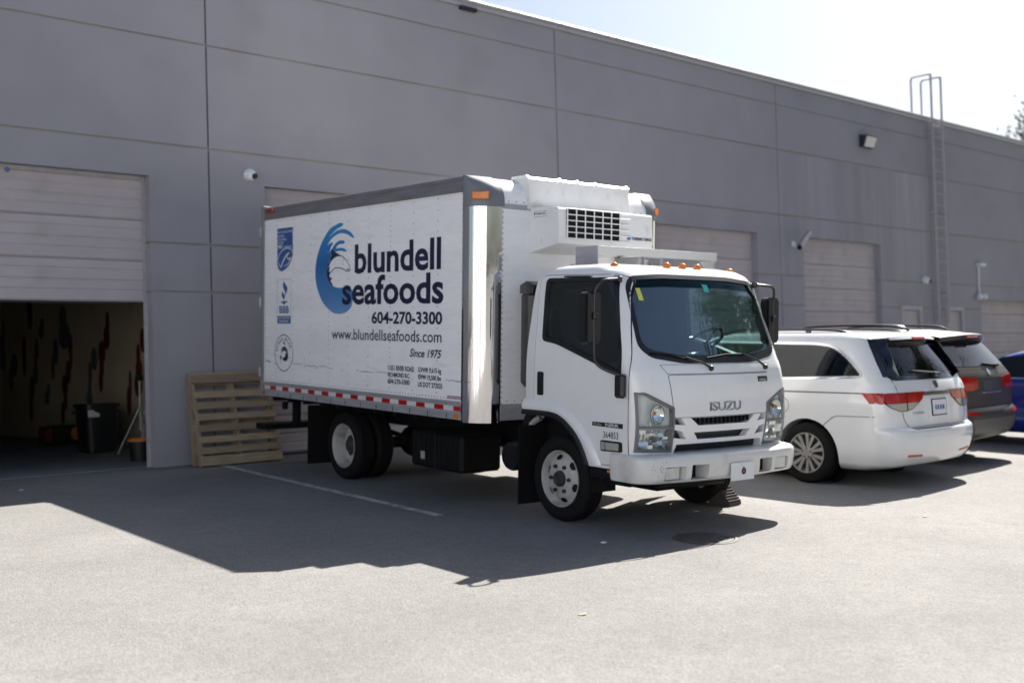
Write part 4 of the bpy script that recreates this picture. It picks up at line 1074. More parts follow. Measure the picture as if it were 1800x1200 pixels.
mb = MB(); text_into(mb, 'DIESEL', CX+.505, CX+.62, .452, .472, lambda u, v: flo(u, v)[0] + flo(u, v)[1]*.0112, bold=.02); mb.build('badge_print', M_REFL, bd, 0, off=TB)
for pgn, sg in ((HL, -1), (HR, 1)):
    g = empty('headlamp'); g.parent = truck
    def H(mb, nm, m, sm=40): return mb.build(nm, m, g, sm, off=TB)
    mb = MB(); patch(mb, grow(pgn, .012), flo, .006, .056, [grow(pgn, -.008)], .05); H(mb, 'lamp_bezel', mat('bezel_grey', (.14, .145, .15), .35))
    mb = MB(); patch(mb, grow(pgn, .004), flo, -.050, .004, None, .05); H(mb, 'lamp_back', mat('lamp_housing', (.80, .80, .77), .25, spec=.6))
    mb = MB(); patch(mb, grow(pgn, -.004), flo, .004, .004, None, .05); H(mb, 'lamp_lens', M_LENS)
    U = lambda u: CX + sg*u
    bar = [(U(.968), .092), (U(.620), .080), (U(.620), .066), (U(.968), .078)]
    mb = MB(); patch(mb, bar, flo, .007, .05, None, .05); H(mb, 'lamp_divider', MATS['bezel_grey'])
    c = Vector((U(.775), flo(U(.775), -.03)[0].y + .036, -.028)); rr_ = random.Random(7); mb = MB(); us = [.632 + .052*i for i in range(7)]; zz_ = [-.112 + .0345*i for i in range(6)]
    for a_ in range(6):
        for b_ in range(5):
            q4 = []; tx, tz = rr_.uniform(-.010, .010), rr_.uniform(-.010, .010)
            for (uu, zq, ex, ez) in ((us[a_], zz_[b_], -1, -1), (us[a_+1], zz_[b_], 1, -1), (us[a_+1], zz_[b_+1], 1, 1), (us[a_], zz_[b_+1], -1, 1)):
                d2 = ((uu-.775)/.16)**2 + ((zq+.028)/.09)**2
                q4.append((U(uu), flo(U(uu), zq)[0].y + .048 - .018*min(d2, 1.4) + ex*tx + ez*tz, zq))
            mb.add(q4, [(0, 1, 2, 3)])
    mb.build('low_beam_facets', M_FACET, g, 0, off=TB, merge=False)
    mb = MB().lathe([(-.012, .001), (-.012, .024), (.02, .028)], 1, c, 18); H(mb, 'beam_projector', M_BLK)
    mb = MB().ball((c.x, c.y-.02, c.z), .022, 10, 8); H(mb, 'bulb', M_LENS)
    c = Vector((U(.79), flo(U(.79), .2)[0].y + .036, .190)); mb = MB().lathe([(-.03, .080), (-.026, .076), (-.012, .068), (.006, .040), (.010, .001)], 1, c, 24); H(mb, 'signal_bowl', M_FACET)
    mb = MB().lathe([(-.030, .080), (-.036, .083), (-.030, .088)], 1, c, 32); H(mb, 'bowl_ring', MATS['bezel_grey'])
    mb = MB().ball((c.x - sg*(-.02), c.y-.015, c.z+.01), .018, 10, 8); H(mb, 'signal_bulb', M_AMBER)
    for k in range(4): mb = MB().box((U(.66+.07*k)-.003, c.y-.03, .094), (U(.66+.07*k)+.003, c.y+.02, .125)); H(mb, 'lens_rib', M_REFL, 0)
# side badge, fleet number, side lamp
def sideput(lift, sg=-1):
    hs = cab.hit_side(sg)
    return lambda u, v: hs(-u, v)[0] + hs(-u, v)[1]*lift
bd = side_patch('model_badge', M_BLK, S([(6.02, .100), (6.405, .106), (6.405, .064), (6.02, .066)]), .010, .005)
mb = MB(); text_into(mb, 'NRR', 6.19, 6.36, .071, .099, sideput(.0112), bold=.02); text_into(mb, 'ISUZU', 6.04, 6.14, .075, .090, sideput(.0112)); mb.build('badge_print', M_REFL, bd, 0, off=TB)
mb = MB(); text_into(mb, '364853', 6.155, 6.347, -.030, .026, sideput(.0050), bold=.008); P(mb, 'fleet_number', M_NAVY, truck, 0)
sl = side_patch('side_lamp', M_BLK, rounded(S([(6.130, -.052), (6.395, -.052), (6.400, -.140), (6.130, -.148)]), .02, 3), .016, .014)
side_patch('lamp_lens', mat('side_lens', (.42, .42, .41), .2, metal=.5), rounded(S([(6.20, -.066), (6.365, -.066), (6.365, -.128), (6.20, -.134)]), .01, 3), .020, .005, parent=sl)
side_patch('lamp_lens', mat('side_lens', (.42, .42, .41), .2), rounded(S([(6.14, -.066), (6.19, -.066), (6.19, -.134), (6.14, -.136)]), .008, 3), .020, .005, parent=sl)
# roof lamps
for x, w, z in ((CX-.775, 6.02, 1.470), (CX-.205, 6.115, 1.487), (CX, 6.12, 1.488), (CX+.205, 6.115, 1.487), (CX+.775, 6.02, 1.470)):
    P(MB().ball((x, -w, z+.012), .038, 14, 8, (1, 1, .95)), 'clearance_lamp', M_AMBER, smooth=60)
# wipers
for piv, arm, b0, b1 in (((-.15, .575), (-.43, .672), (-.80, .712), (-.40, .655)), ((.63, .575), (.33, .700), (-.16, .665), (.36, .695))):
    g = empty('wiper'); g.parent = truck
    q = lambda u, o: flo(CX+u[0], u[1])[0] + flo(CX+u[0], u[1])[1]*o
    MB().tube([q(piv, .02), q(((piv[0]*.6+arm[0]*.4), (piv[1]*.6+arm[1]*.4)), .035), q(arm, .022)], .012, 8, r2=.007).build('wiper_arm', M_BLK, g, off=TB)
    MB().tube([q(b0, .010), q(((b0[0]+b1[0])/2, (b0[1]+b1[1])/2+.012), .016), q(b1, .010)], .0095, 6).build('wiper_blade', M_RUB, g, off=TB)
    MB().ball(q(piv, .012), .026, 12, 8).build('wiper_pivot', M_BLK, g, off=TB)
# mirrors
for sg in (-1, 1):
    X = lambda x: x if sg < 0 else 2*CX - x - .045
    g = empty('mirror'); g.parent = truck
    MB().tube(smoothed([(X(.36), -6.22, 1.36), (X(.24), -6.285, 1.352), (X(.11), -6.285, 1.335), (X(.058), -6.26, 1.28), (X(.045), -6.245, 1.18), (X(.048), -6.245, .72), (X(.075), -6.265, .61), (X(.16), -6.36, .545), (X(.245), -6.43, .515)], 4, False), .0135, 8).build('mirror_arm', M_BLK, g, off=TB)
    MB().box((X(.245), -6.455, .33), (X(.18), -6.345, .535), .02).build('arm_bracket', M_BLK, g, off=TB)
    MB().box((X(.355), -6.27, 1.325), (X(.315), -6.18, 1.385), .010).build('arm_bracket', M_BLK, g, off=TB)
    pg = rounded([(X(-.052), .790), (X(.135), .790), (X(.135), 1.238), (X(-.052), 1.238)], .05, 5)
    h = MB(); h.prism(pg, 1, -6.228, -6.160); h.prism(grow(pg, -.02), 1, -6.250, -6.229); h.build('mirror_head', M_BLK, g, off=TB)
    MB().prism(grow(pg, -.022), 1, -6.159, -6.155).build('mirror_glass', M_CHROME, g, 0, off=TB)
    MB().box((X(.02), -6.275, 1.0), (X(.075), -6.225, 1.06), .008).build('mirror_clamp', M_BLK, g, off=TB)
# rain visor on the passenger door
mb = MB().tube([(.34, -5.52, 1.392), (.335, -5.85, 1.385), (.36, -6.17, 1.365)], .016, 6); P(mb, 'rain_visor', M_BLK)
# air intake stack behind the cab
mb = MB().box((.36, -4.80, .34), (.66, -5.00, 1.28), .05); mb.prism([(-4.80, 1.25), (-5.00, 1.25), (-5.03, 1.33), (-4.90, 1.37), (-4.80, 1.33)], 0, .38, .64)
P(mb, 'air_intake', M_BLK)
# tread plate walkway above the cab
def tread():
    m = bpy.data.materials.new('tread_plate'); m.use_nodes = True; nt = m.node_tree; b = nt.nodes['Principled BSDF']
    b.inputs['Base Color'].default_value = (.66, .66, .64, 1); b.inputs['Metallic'].default_value = .45; b.inputs['Roughness'].default_value = .34
    tc = nt.nodes.new('ShaderNodeTexCoord'); ck = nt.nodes.new('ShaderNodeTexVoronoi'); ck.inputs['Scale'].default_value = 42; ck.inputs['Randomness'].default_value = .15
    nt.links.new(tc.outputs['Object'], ck.inputs['Vector']); bp = nt.nodes.new('ShaderNodeBump'); bp.inputs['Strength'].default_value = .8; bp.inputs['Distance'].default_value = .004
    nt.links.new(ck.outputs['Distance'], bp.inputs['Height']); nt.links.new(bp.outputs[0], b.inputs['Normal']); return m
M_TREAD = tread()
rk = empty('roof_walkway'); rk.parent = truck
MB().box((.665, -5.605, 1.680), (2.31, -5.30, 1.695), .002).build('walkway_top', M_TREAD, rk, off=TB)
MB().box((.665, -5.612, 1.615), (2.31, -5.6055, 1.695), .001).build('walkway_lip', M_TREAD, rk, off=TB)
MB().box((.657, -5.612, 1.505), (.664, -5.30, 1.695), .001).build('walkway_end', M_ALU, rk, off=TB)
mb = MB().prism([(-5.60, 1.52), (-5.60, 1.614), (-5.42, 1.614), (-5.50, 1.52)], 0, 2.26, 2.30); mb.build('walkway_bracket', M_ALU, rk, 0, off=TB)
MB().prism([(-5.60, 1.52), (-5.60, 1.614), (-5.42, 1.614), (-5.50, 1.52)], 0, 1.50, 1.53).build('walkway_bracket', M_ALU, rk, 0, off=TB)
mb = MB().tube([(.64, -5.28, 1.53), (.64, -5.28, 1.40)], .02); mb.tube([(1.9, -5.28, 1.68), (1.9, -4.9, 1.62)], .02); mb.build('walkway_strut', M_ALU, rk, off=TB)
# cab inside
mb = MB().box((CX-.93, -6.36, .185), (CX+.93, -6.02, .62), .06); mb.box((CX-.35, -6.10, .185), (CX+.2, -5.75, .50), .05); P(mb, 'dashboard', M_DASH)
for u in (-.52, .50):
    mb = MB().box((CX+u-.25, -5.75, .30), (CX+u+.25, -5.30, .47), .05); mb.prism([(-5.35, .44), (-5.22, .46), (-5.14, 1.08), (-5.24, 1.10)], 0, CX+u-.23, CX+u+.23); mb.prism([(-5.25, 1.12), (-5.15, 1.12), (-5.13, 1.30), (-5.21, 1.30)], 0, CX+u-.13, CX+u+.13)
    P(mb, 'seat', M_SEATD)
c = Vector((CX+.46, -5.98, .80)); mb = MB(); ax = Matrix.Rotation(radians(-38), 4, 'X'); mb.xf = Matrix.Translation(c) @ ax
mb.tube([(.205*cos(2*pi*i/28), .205*sin(2*pi*i/28), 0) for i in range(29)], .016, 8, cap=False)
for a in (-.2, pi+.2, -pi/2): mb.tube([(.20*cos(a), .20*sin(a), 0), (.04*cos(a), .04*sin(a), -.03)], .014, 6)
mb.tube([(0, 0, -.02), (0, 0, -.3)], .035, 8); P(mb, 'steering_wheel', M_BLK)
mb = MB().box((CX+.30, -6.34, .621), (CX+.62, -6.12, .640), .004); P(mb, 'papers', M_PAPER, smooth=0)
# bumper
bmp = Slices([(-.400, -6.72, -6.30, .98, .22, .14, .02, .12), (-.386, -6.765, -6.28, 1.03, .24, .15, .02, .125), (-.34, -6.795, -6.27, 1.036, .25, .16, .02, .13), (-.22, -6.805, -6.27, 1.042, .25, .16, .02, .13), (-.182, -6.798, -6.27, 1.042, .25, .16, .02, .13), (-.160, -6.770, -6.27, 1.03, .25, .16, .02, .13), (-.152, -6.715, -6.28, 1.02, .24, .16, .02, .12)], CX-.01)
bf = bmp.hit_lo
FOG = rounded(F([(-.82, -.250), (-.59, -.250), (-.60, -.368), (-.82, -.368)]), .015, 3); TOW = rounded(F([(-.535, -.242), (-.335, -.242), (-.345, -.370), (-.535, -.370)]), .012, 3)
cuts = []
for pgn in (FOG, TOW):
    for mir in (0, 1):
        q_ = [(2*CX - p[0], p[1]) for p in pgn] if mir else pgn
        cuts.append(cutp(q_, 1, -6.95, -6.675 if pgn is FOG else -6.58))
bo = mesh_obj('bumper', boolean(bmp.mesh('bumper', 16), cuts, 'bumper', 32), mat('bumper_white', (.66, .655, .63), .35, spec=.5, coat=.3, var=.04, vscale=5, dirt=((.40, .37, .32), .55, 4.0, .56)), truck)
for v in bo.data.vertices: v.co -= Vector(TB)
for mir in (0, 1):
    U = (lambda u: 2*CX - (CX+u)) if mir else (lambda u: CX+u)
    for pts_, m_, nm, a, b in (([(-.80, -.262), (-.63, -.262), (-.63, -.357), (-.80, -.357)], MATS['bumper_white'], 'fog_cover', -6.705, -6.68), ([(-.53, -.246), (-.375, -.246), (-.375, -.366), (-.53, -.366)], M_DARK, 'tow_recess', -6.66, -6.60)):
        mb = MB().prism([(U(p[0]), p[1]) for p in pts_], 1, a, b); mb.build(nm, m_, bo, 0, off=TB)
MB().box((CX+.385, -6.680, -.352), (CX+.44, -6.666, -.256)).build('caution_tag', mat('tag_yellow', (.62, .55, .18), .5), bo, 0, off=TB)
r = random.Random(12); mb = MB()
for i in range(26):
    u, v = -.90 + r.gauss(0, .035), -.27 + r.gauss(0, .04)
    if -.36 < v < -.16: Pp, N = bf(CX+u, v); k = r.uniform(.002, .007); mb.add([Pp + N*.0012 + Vector((k*cos(a)*.7, 0, k*sin(a))) for a in [2*pi*j/6 + r.random() for j in range(6)]], [(0, 1, 2, 3, 4, 5)])
P(mb, 'bumper_scuffs', mat('scuff_dark', (.13, .12, .12), .8), bo, 0)
lp = P(MB().box((CX-.095, -6.826, -.410), (CX+.215, -6.816, -.252), .003), 'license_plate', M_PWHITE)
mb = MB().lathe([(-.001, .016), (-.001, .030)], 1, (CX+.07, -6.827, -.330), 24); mb.box((CX+.058, -6.8282, -.297), (CX+.082, -6.8272, -.293)); mb.build('plate_ring', M_DARK, lp, 0, off=TB)
MB().lathe([(-.0012, .001), (-.0012, .014)], 1, (CX+.07, -6.827, -.330), 20).build('plate_dot', M_TAPER, lp, 0, off=TB)
# step and under-cab panels
P(MB().box((CX-1.0, -6.46, -.40), (CX-.90, -5.97, -.285), .01), 'step_panel', M_DARK); P(MB().box((CX+.90, -6.46, -.40), (CX+1.0, -5.97, -.285), .01), 'step_panel', M_DARK)
P(MB().box((CX-1.006, -6.385, -.336), (CX-.995, -6.20, -.312), .003), 'side_reflector', M_AMBER)
# chassis
mb = MB()
for x in (.86, 1.62): mb.box((x, .05, -.28), (x+.07, -6.35, -.06), .006)
for y in (-.2, -.9, -2.4, -3.5, -4.6, -6.2): mb.box((.92, y, -.25), (1.63, y-.08, -.10))
for y in [-.15 - .41*i for i in range(11)]: mb.box((.05, y, -.06), (BW-.05, y-.06, -.002))
P(mb, 'chassis_frame', M_DARK)
mb = MB().tube([(.62, -1.62, gl(.6, -1.62)+.397), (1.93, -1.62, gl(1.9, -1.62)+.397)], .07); mb.ball((1.27, -1.62, gl(1.27, -1.62)+.40), .2)
mb.tube([(1.27, -1.8, -.46), (1.27, -4.6, -.32)], .05); P(mb, 'rear_axle', M_DARK)
mb = MB().tube([(.5, -5.52, gl(.5, -5.52)+.37), (2.05, -5.52, gl(2, -5.52)+.37)], .055); P(mb, 'front_axle', M_DARK)
P(MB().box((.92, -5.1, -.55), (1.62, -6.0, -.20), .05), 'engine_sump', M_DARK)
P(MB().box((.80, -5.75, -.54), (1.75, -6.28, -.28), .03), 'radiator_shroud', M_DARK)
P(MB().box((.30, -6.05, -.44), (.52, -6.44, -.40), .01), 'cab_step', M_DARK)
for sg in (-1, 1):
    X = lambda x: x if sg < 0 else BW - x
    mb = MB().prism([(-1.05, -.40), (-1.62, -.33), (-2.2, -.40), (-2.2, -.43), (-1.62, -.37), (-1.05, -.43)], 0, X(.84), X(.77)); P(mb, 'leaf_spring', M_DARK)
    P(MB().box((X(.16), -.90, -.81), (X(.72), -.885, -.08), .004), 'mud_flap', M_RUB)
    P(MB().box((X(.24), -4.985, gl(.3, -5)+.10), (X(.60), -4.97, -.02), .004), 'mud_flap', M_RUB)
bx_ = P(MB().box((.20, -3.16, -.58), (.72, -4.10, -.19), .03), 'battery_box', M_DARK)
mb = MB()
for i in range(9): mb.box((.1955, -3.24-.095*i, -.55), (.1995, -3.25-.095*i, -.22))
mb.box((.192, -3.62, -.57), (.1995, -3.66, -.20)); mb.build('box_ribs', M_BLK, bx_, 0, off=TB)
MB().box((.1985, -3.36, -.49), (.1945, -3.44, -.41)).build('data_label', mat('dull_label', (.34, .34, .33), .7), bx_, 0, off=TB)
P(MB().tube([(BW-.45, -2.5, -.38), (BW-.45, -4.2, -.38)], .23, 20), 'fuel_tank', M_DARK)
mb = MB().lathe([(0, .001), (0, .13), (.03, .145), (.28, .145), (.28, .001)], 0, (.30, -4.77, -.335), 28)
for i in range(5): mb.lathe([(-.004, .02+.024*i), (-.004, .03+.024*i), (.001, .031+.024*i), (.001, .019+.024*i)], 0, (.30, -4.77, -.335), 28)
P(mb, 'air_filter', M_BLK); P(MB().tube([(.45, -4.78, -.2), (.45, -4.86, -.02), (.5, -4.90, .18), (.5, -4.90, .40)], .055, 12), 'intake_hose', M_RUB)
mb = MB().tube([(.44, -4.93, -.02), (.44, -4.98, .02), (.46, -5.04, .05)], .03, 10); mb.ball((.43, -4.94, -.05), .04); P(mb, 'hose_coupling', M_ALU)
mb = MB().box((.08, .16, -.47), (BW-.08, .40, -.39), .01); mb.box((.5, .05, -.42), (.56, .18, -.05)); mb.box((BW-.56, .05, -.42), (BW-.5, .18, -.05)); P(mb, 'step_bumper', M_DARK)
P(MB().box((.30, .02, -.20), (.36, .09, -.06), .01), 'tail_bracket', M_DARK)
# wheels
TYRE = [(.085, .262), (.104, .272), (.1125, .30), (.1125, .345), (.104, .372), (.088, .388), (.070, .395), (.050, .397), (.047, .386), (.038, .386), (.035, .397), (.010, .398), (.007, .387), (-.007, .387), (-.010, .398), (-.035, .397), (-.038, .386), (-.047, .386), (-.050, .397), (-.070, .395), (-.088, .388), (-.104, .372), (-.1125, .345), (-.1125, .30), (-.104, .272), (-.085, .262)]
def truck_wheel(name, x, y, sg, dish):
    """sg = side the wheel faces (-1: visible side). dish: rear outer wheel seen into its bowl"""
    g = empty(name, (x - TB[0], y - TB[1], gl(x, y) + .397 - TB[2])); g.parent = truck
    o = (0, 0, 0); f = lambda L: [(sg*h, r_) for h, r_ in L]
    MB().lathe(f(TYRE), 0, o, 56, closed=True).build('tyre', M_RUB, g, 40)
    if dish is None: return g
    if dish:
        MB().lathe(f([(.088, .255), (.108, .262), (.110, .256), (.098, .246), (.05, .238), (.0, .228), (-.045, .222), (-.055, .20), (-.055, .10), (-.05, .09)]), 0, o, 48).build('rim', M_RIM, g, 40)
        holes = [(.155, .036, -.054)]; lug = (-.05, .115); MB().lathe(f([(-.055, .095), (.02, .09), (.035, .075), (.045, .05), (.045, .001)]), 0, o, 24).build('hub', M_HUB, g, 30)
    else:
        MB().lathe(f([(.088, .255), (.108, .262), (.110, .256), (.098, .246), (.070, .240), (.048, .232), (.050, .222), (.066, .205), (.088, .172), (.096, .160), (.096, .085), (.10, .075)]), 0, o, 48).build('rim', M_RIM, g, 40)
        holes = [(.198, .030, .075)]; lug = (.096, .125); MB().lathe(f([(.09, .078), (.115, .075), (.135, .062), (.140, .045), (.132, .03), (.132, .001)]), 0, o, 24).build('hub', M_HUB, g, 30)
    for k in range(6):
        a = 2*pi*k/6 + .35; R_, rr, h = holes[0]; mb = MB()
        ux, uz = cos(a), sin(a)
        lean = 0 if dish else .72
        mb.add([(sg*(h + .004 - lean*rr*.8*cos(t)), (R_ + rr*.8*cos(t))*ux - rr*1.35*sin(t)*uz, (R_ + rr*.8*cos(t))*uz + rr*1.35*sin(t)*ux) for t in [2*pi*j/14 for j in range(14)]], [tuple(range(14))])
        mb.build('hand_hole', M_DARK, g, 0)
        a = 2*pi*k/6; h, R_ = lug
        MB().lathe([(0, .019), (sg*.022, .018), (sg*.03, .012), (sg*.03, .001)], 0, (sg*h, R_*cos(a), R_*sin(a)), 6).build('lug_nut', M_HUB, g, 0)
    return g
truck_wheel('front_wheel', .405, -5.52, -1, False); truck_wheel('front_wheel', BW-.38, -5.52, 1, False)
truck_wheel('rear_wheel', .353, -1.62, -1, True); truck_wheel('rear_wheel', .615, -1.62, -1, None)
truck_wheel('rear_wheel', BW-.353, -1.62, 1, True); truck_wheel('rear_wheel', BW-.615, -1.62, 1, None)
# chock before the far front wheel
ck = empty('wheel_chock', (9.28, -6.95, gz(0, -6.95)+.002), radians(4)); tag(ck, 'dark ridged rubber wheel chock in front of the far truck tyre', 'chock')
MB().prism([(-.13, 0), (.12, 0), (.12, .05), (.04, .17), (-.02, .17), (-.13, .03)], 0, -.11, .11).build('chock_body', mat('chock_rubber', (.055, .042, .04), .8), ck, 0)
for i in range(6): t = i/5; MB().box((-.105, -.128+.10*t, .040+.125*t), (.105, -.112+.10*t, .052+.125*t)).build('chock_ridge', MATS['chock_rubber'], ck, 0)
# ------------------------------------------------------------------ parked cars (own frame: x across, y forward from the rear bumper, z up)
M_TINT = mat('tinted_glass', (.010, .012, .016), .04, spec=.34)
M_ALLOY = mat('alloy_silver', (.50, .49, .47), .32, metal=.75, var=.05, vscale=9)
M_DISC = mat('brake_dark', (.05, .048, .045), .6, metal=.4)
M_CHR2 = mat('chrome_strip', (.55, .56, .57), .18, metal=.9)
M_TAIL = mat('tail_red', (.40, .010, .006), .12, spec=.4, coat=.1, var=.25, vscale=14); M_CLEAR = mat('tail_clear', (.42, .40, .37), .14, metal=.4, coat=.6)
class Car:
    def __init__(s, name, pos, yaw, label, cat, sl, paint, group='cars parked nose-in at the warehouse'):
        s.root = empty(name, (pos[0], pos[1], gz(*pos) + .002)); s.root.rotation_euler = (math.atan(KSLOPE), 0, -yaw)
        tag(s.root, label, cat, group); s.sl = sl; s.paint = paint
    def add(s, mb, nm, m, parent=None, sm=35): return mb.build(nm, m, parent or s.root, sm)
    def body(s, arches, r, n=40, extra=()):
        cuts = list(extra)
        for y in arches:
            for a, b in ((-1.4, -.62), (.62, 1.4)):
                cuts.append(MB().lathe([(a, .001), (a, r), (b, r), (b, .001)], 0, (0, y, r*.86), 40).mesh('c', 0))
        o = mesh_obj('car_body', boolean(s.sl.mesh('car_body', n), cuts, 'car_body', 38), s.paint, s.root)
        for y in arches: s.add(MB().box((-.66, y-r-.05, .24), (.66, y+r+.05, .30)), 'underbody', M_DARK, sm=0)
        for y in arches:
            for sg in (-1, 1): s.add(MB().lathe([(sg*.63, .001), (sg*.63, r*.99), (sg*.80, r*.995)], 0, (0, y, r*.86), 32), 'arch_liner', M_DARK)
        return o
    def rear(s, nm, m, pgn, off=.004, th=.008, hole=None, parent=None, step=.07):
        mb = MB(); patch(mb, pgn, s.sl.hit_lo, off, th, hole, step); return s.add(mb, nm, m, parent, 45)
    def side(s, nm, m, pgn, off=.004, th=.008, sg=-1, hole=None, parent=None, step=.09):
        mb = MB(); patch(mb, pgn, s.sl.hit_side(sg), off, th, hole, step); return s.add(mb, nm, m, parent, 45)
    def wheel(s, x, y, r, w, sg, spokes=7):
        g = empty('wheel', (x, y, r)); g.parent = s.root; h = w/2; ri = r*.66; f = lambda L: [(sg*a, b) for a, b in L]
        MB().lathe(f([(h*.8, ri), (h, ri+.02), (h, r*.86), (h*.88, r*.95), (h*.6, r), (-h*.6, r), (-h*.88, r*.95), (-h, r*.86), (-h, ri+.02), (-h*.8, ri)]), 0, (0, 0, 0), 48, closed=True).build('tyre', M_RUB, g, 40)
        MB().lathe(f([(h*.80, ri), (h*.95, ri+.004), (h*.95, ri-.012), (h*.7, ri-.02), (-h*.3, ri-.03)]), 0, (0, 0, 0), 40).build('rim', M_ALLOY, g, 40)
        MB().lathe(f([(h*.2, .001), (h*.2, ri-.02)]), 0, (0, 0, 0), 32).build('brake_disc', M_DISC, g, 0)
        for k in range(spokes):
            a = 2*pi*k/spokes
            for d in (-.17, .17):
                mb = MB(); a1 = a + d*.55; a2 = a + d*1.15; p = (sg*h*.72, .05*cos(a1), .05*sin(a1)); q = (sg*h*.86, (ri-.015)*cos(a2), (ri-.015)*sin(a2))
                t = Vector((0, -sin(a), cos(a))); w0, w1 = .014, .022; vs = []
                for c, ww in ((p, w0), (q, w1)):
                    for e in (-1, 1):
                        for dp in (0, -.025): vs.append(Vector(c) + t*ww*e + Vector((sg*dp, 0, 0)))
                mb.add(vs, [(0, 2, 6, 4), (0, 4, 5, 1), (2, 3, 7, 6), (1, 5, 7, 3), (4, 6, 7, 5), (0, 1, 3, 2)]); mb.build('spoke', M_ALLOY, g, 0)
        MB().lathe(f([(h*.6, .075), (h*.84, .07), (h*.88, .05), (h*.88, .001)]), 0, (0, 0, 0), 24).build('hub_cap', M_ALLOY, g, 30)
        for k in range(5): a = 2*pi*k/5 + .3; MB().ball((sg*h*.86, .055*cos(a), .055*sin(a)), .010, 8, 6).build('lug_nut', M_DISC, g, 0)
        return g
mir = lambda L: [(-p[0], p[1]) for p in L]

# --- white minivan
M_VANW = mat('van_white', (.74, .745, .74), .2, coat=.7, var=.012, vscale=3)
vs_ = Slices([(.19, .40, 4.85, .86, .25, .25, .3, .05), (.26, .13, 5.0, .94, .30, .28, .3, .08), (.40, .035, 5.08, .985, .32, .30, .3, .10), (.56, .0, 5.12, 1.0, .32, .30, .3, .11), (.645, .012, 5.12, 1.003, .31, .29, .3, .11), (.672, .05, 5.12, 1.003, .30, .27, .3, .105),
    (.69, .082, 5.11, 1.004, .28, .25, .3, .10), (.74, .088, 5.09, 1.004, .26, .24, .3, .10), (.90, .10, 4.98, 1.002, .24, .22, .3, .10), (1.06, .125, 4.5, .992, .22, .22, .3, .10), (1.16, .16, 3.98, .972, .22, .22, .2, .10), (1.23, .20, 3.8, .950, .22, .24, .2, .10),
    (1.40, .30, 3.4, .898, .22, .26, .2, .11), (1.57, .41, 3.0, .842, .22, .28, .2, .12), (1.66, .47, 2.75, .805, .22, .28, .2, .12), (1.71, .56, 2.5, .745, .22, .3, .2, .12), (1.735, .78, 2.2, .63, .2, .3, .2, .1), (1.748, 1.1, 1.9, .42, .2, .3, .2, .05)])
van = Car('minivan', (12.27, -7.81), radians(-.6), 'white minivan with silver wheels parked right beside the box truck', 'minivan', vs_, M_VANW)
SG = rounded([(2.75, 1.60), (1.15, 1.585), (.93, 1.555), (.72, 1.42), (.53, 1.245), (1.6, 1.20), (2.75, 1.17)], [.05, .2, .15, .2, .05, .2, .05], 4)
RG = rounded([(-.80, 1.245), (.80, 1.245), (.70, 1.60), (-.70, 1.60)], [.06, .06, .1, .1], 4)
M_PRIV = glass('privacy_glass', (.24, .255, .265), .6)
DG0 = [(4.0, 1.17), (3.5, 1.45), (3.1, 1.58), (2.82, 1.60), (2.82, 1.17)]; DG = rounded(DG0, .04, 3); DGC = [(3.94, 1.185), (3.47, 1.44), (3.09, 1.565), (2.835, 1.585), (2.835, 1.185)]
def cutq(poly, axis, a, b): return MB().prism(poly, axis, a, b).mesh('cut', 0)
van.body((1.20, 4.1), .40, extra=[vs_.mesh('in', ins=.055, zs=[.80 + (1.69-.80)*i/24 for i in range(25)]), cutq(grow(SG, -.012), 0, -1.3, -.6), cutq(grow(SG, -.012), 0, .6, 1.3), cutq(DGC, 0, -1.3, -.6), cutq(DGC, 0, .6, 1.3), cutq(grow(RG, -.02), 1, -.5, .95),
    cutq([(-.2, .668), (.135, .668), (.135, .690), (-.2, .712)], 0, -.60, .60)])
for y in (1.15, 2.1, 3.0):
    for x in (-.42, .42):
        mb = MB().box((x-.25, y, .80), (x+.25, y+.5, .95), .04); mb.prism([(y-.02, .9), (y+.10, .9), (y+.02, 1.38), (y-.12, 1.36)], 0, x-.23, x+.23); mb.prism([(y-.12, 1.40), (y-.02, 1.40), (y-.04, 1.55), (y-.12, 1.54)], 0, x-.12, x+.12); van.add(mb, 'seat', mat('seat_grey', (.16, .155, .15), .8))
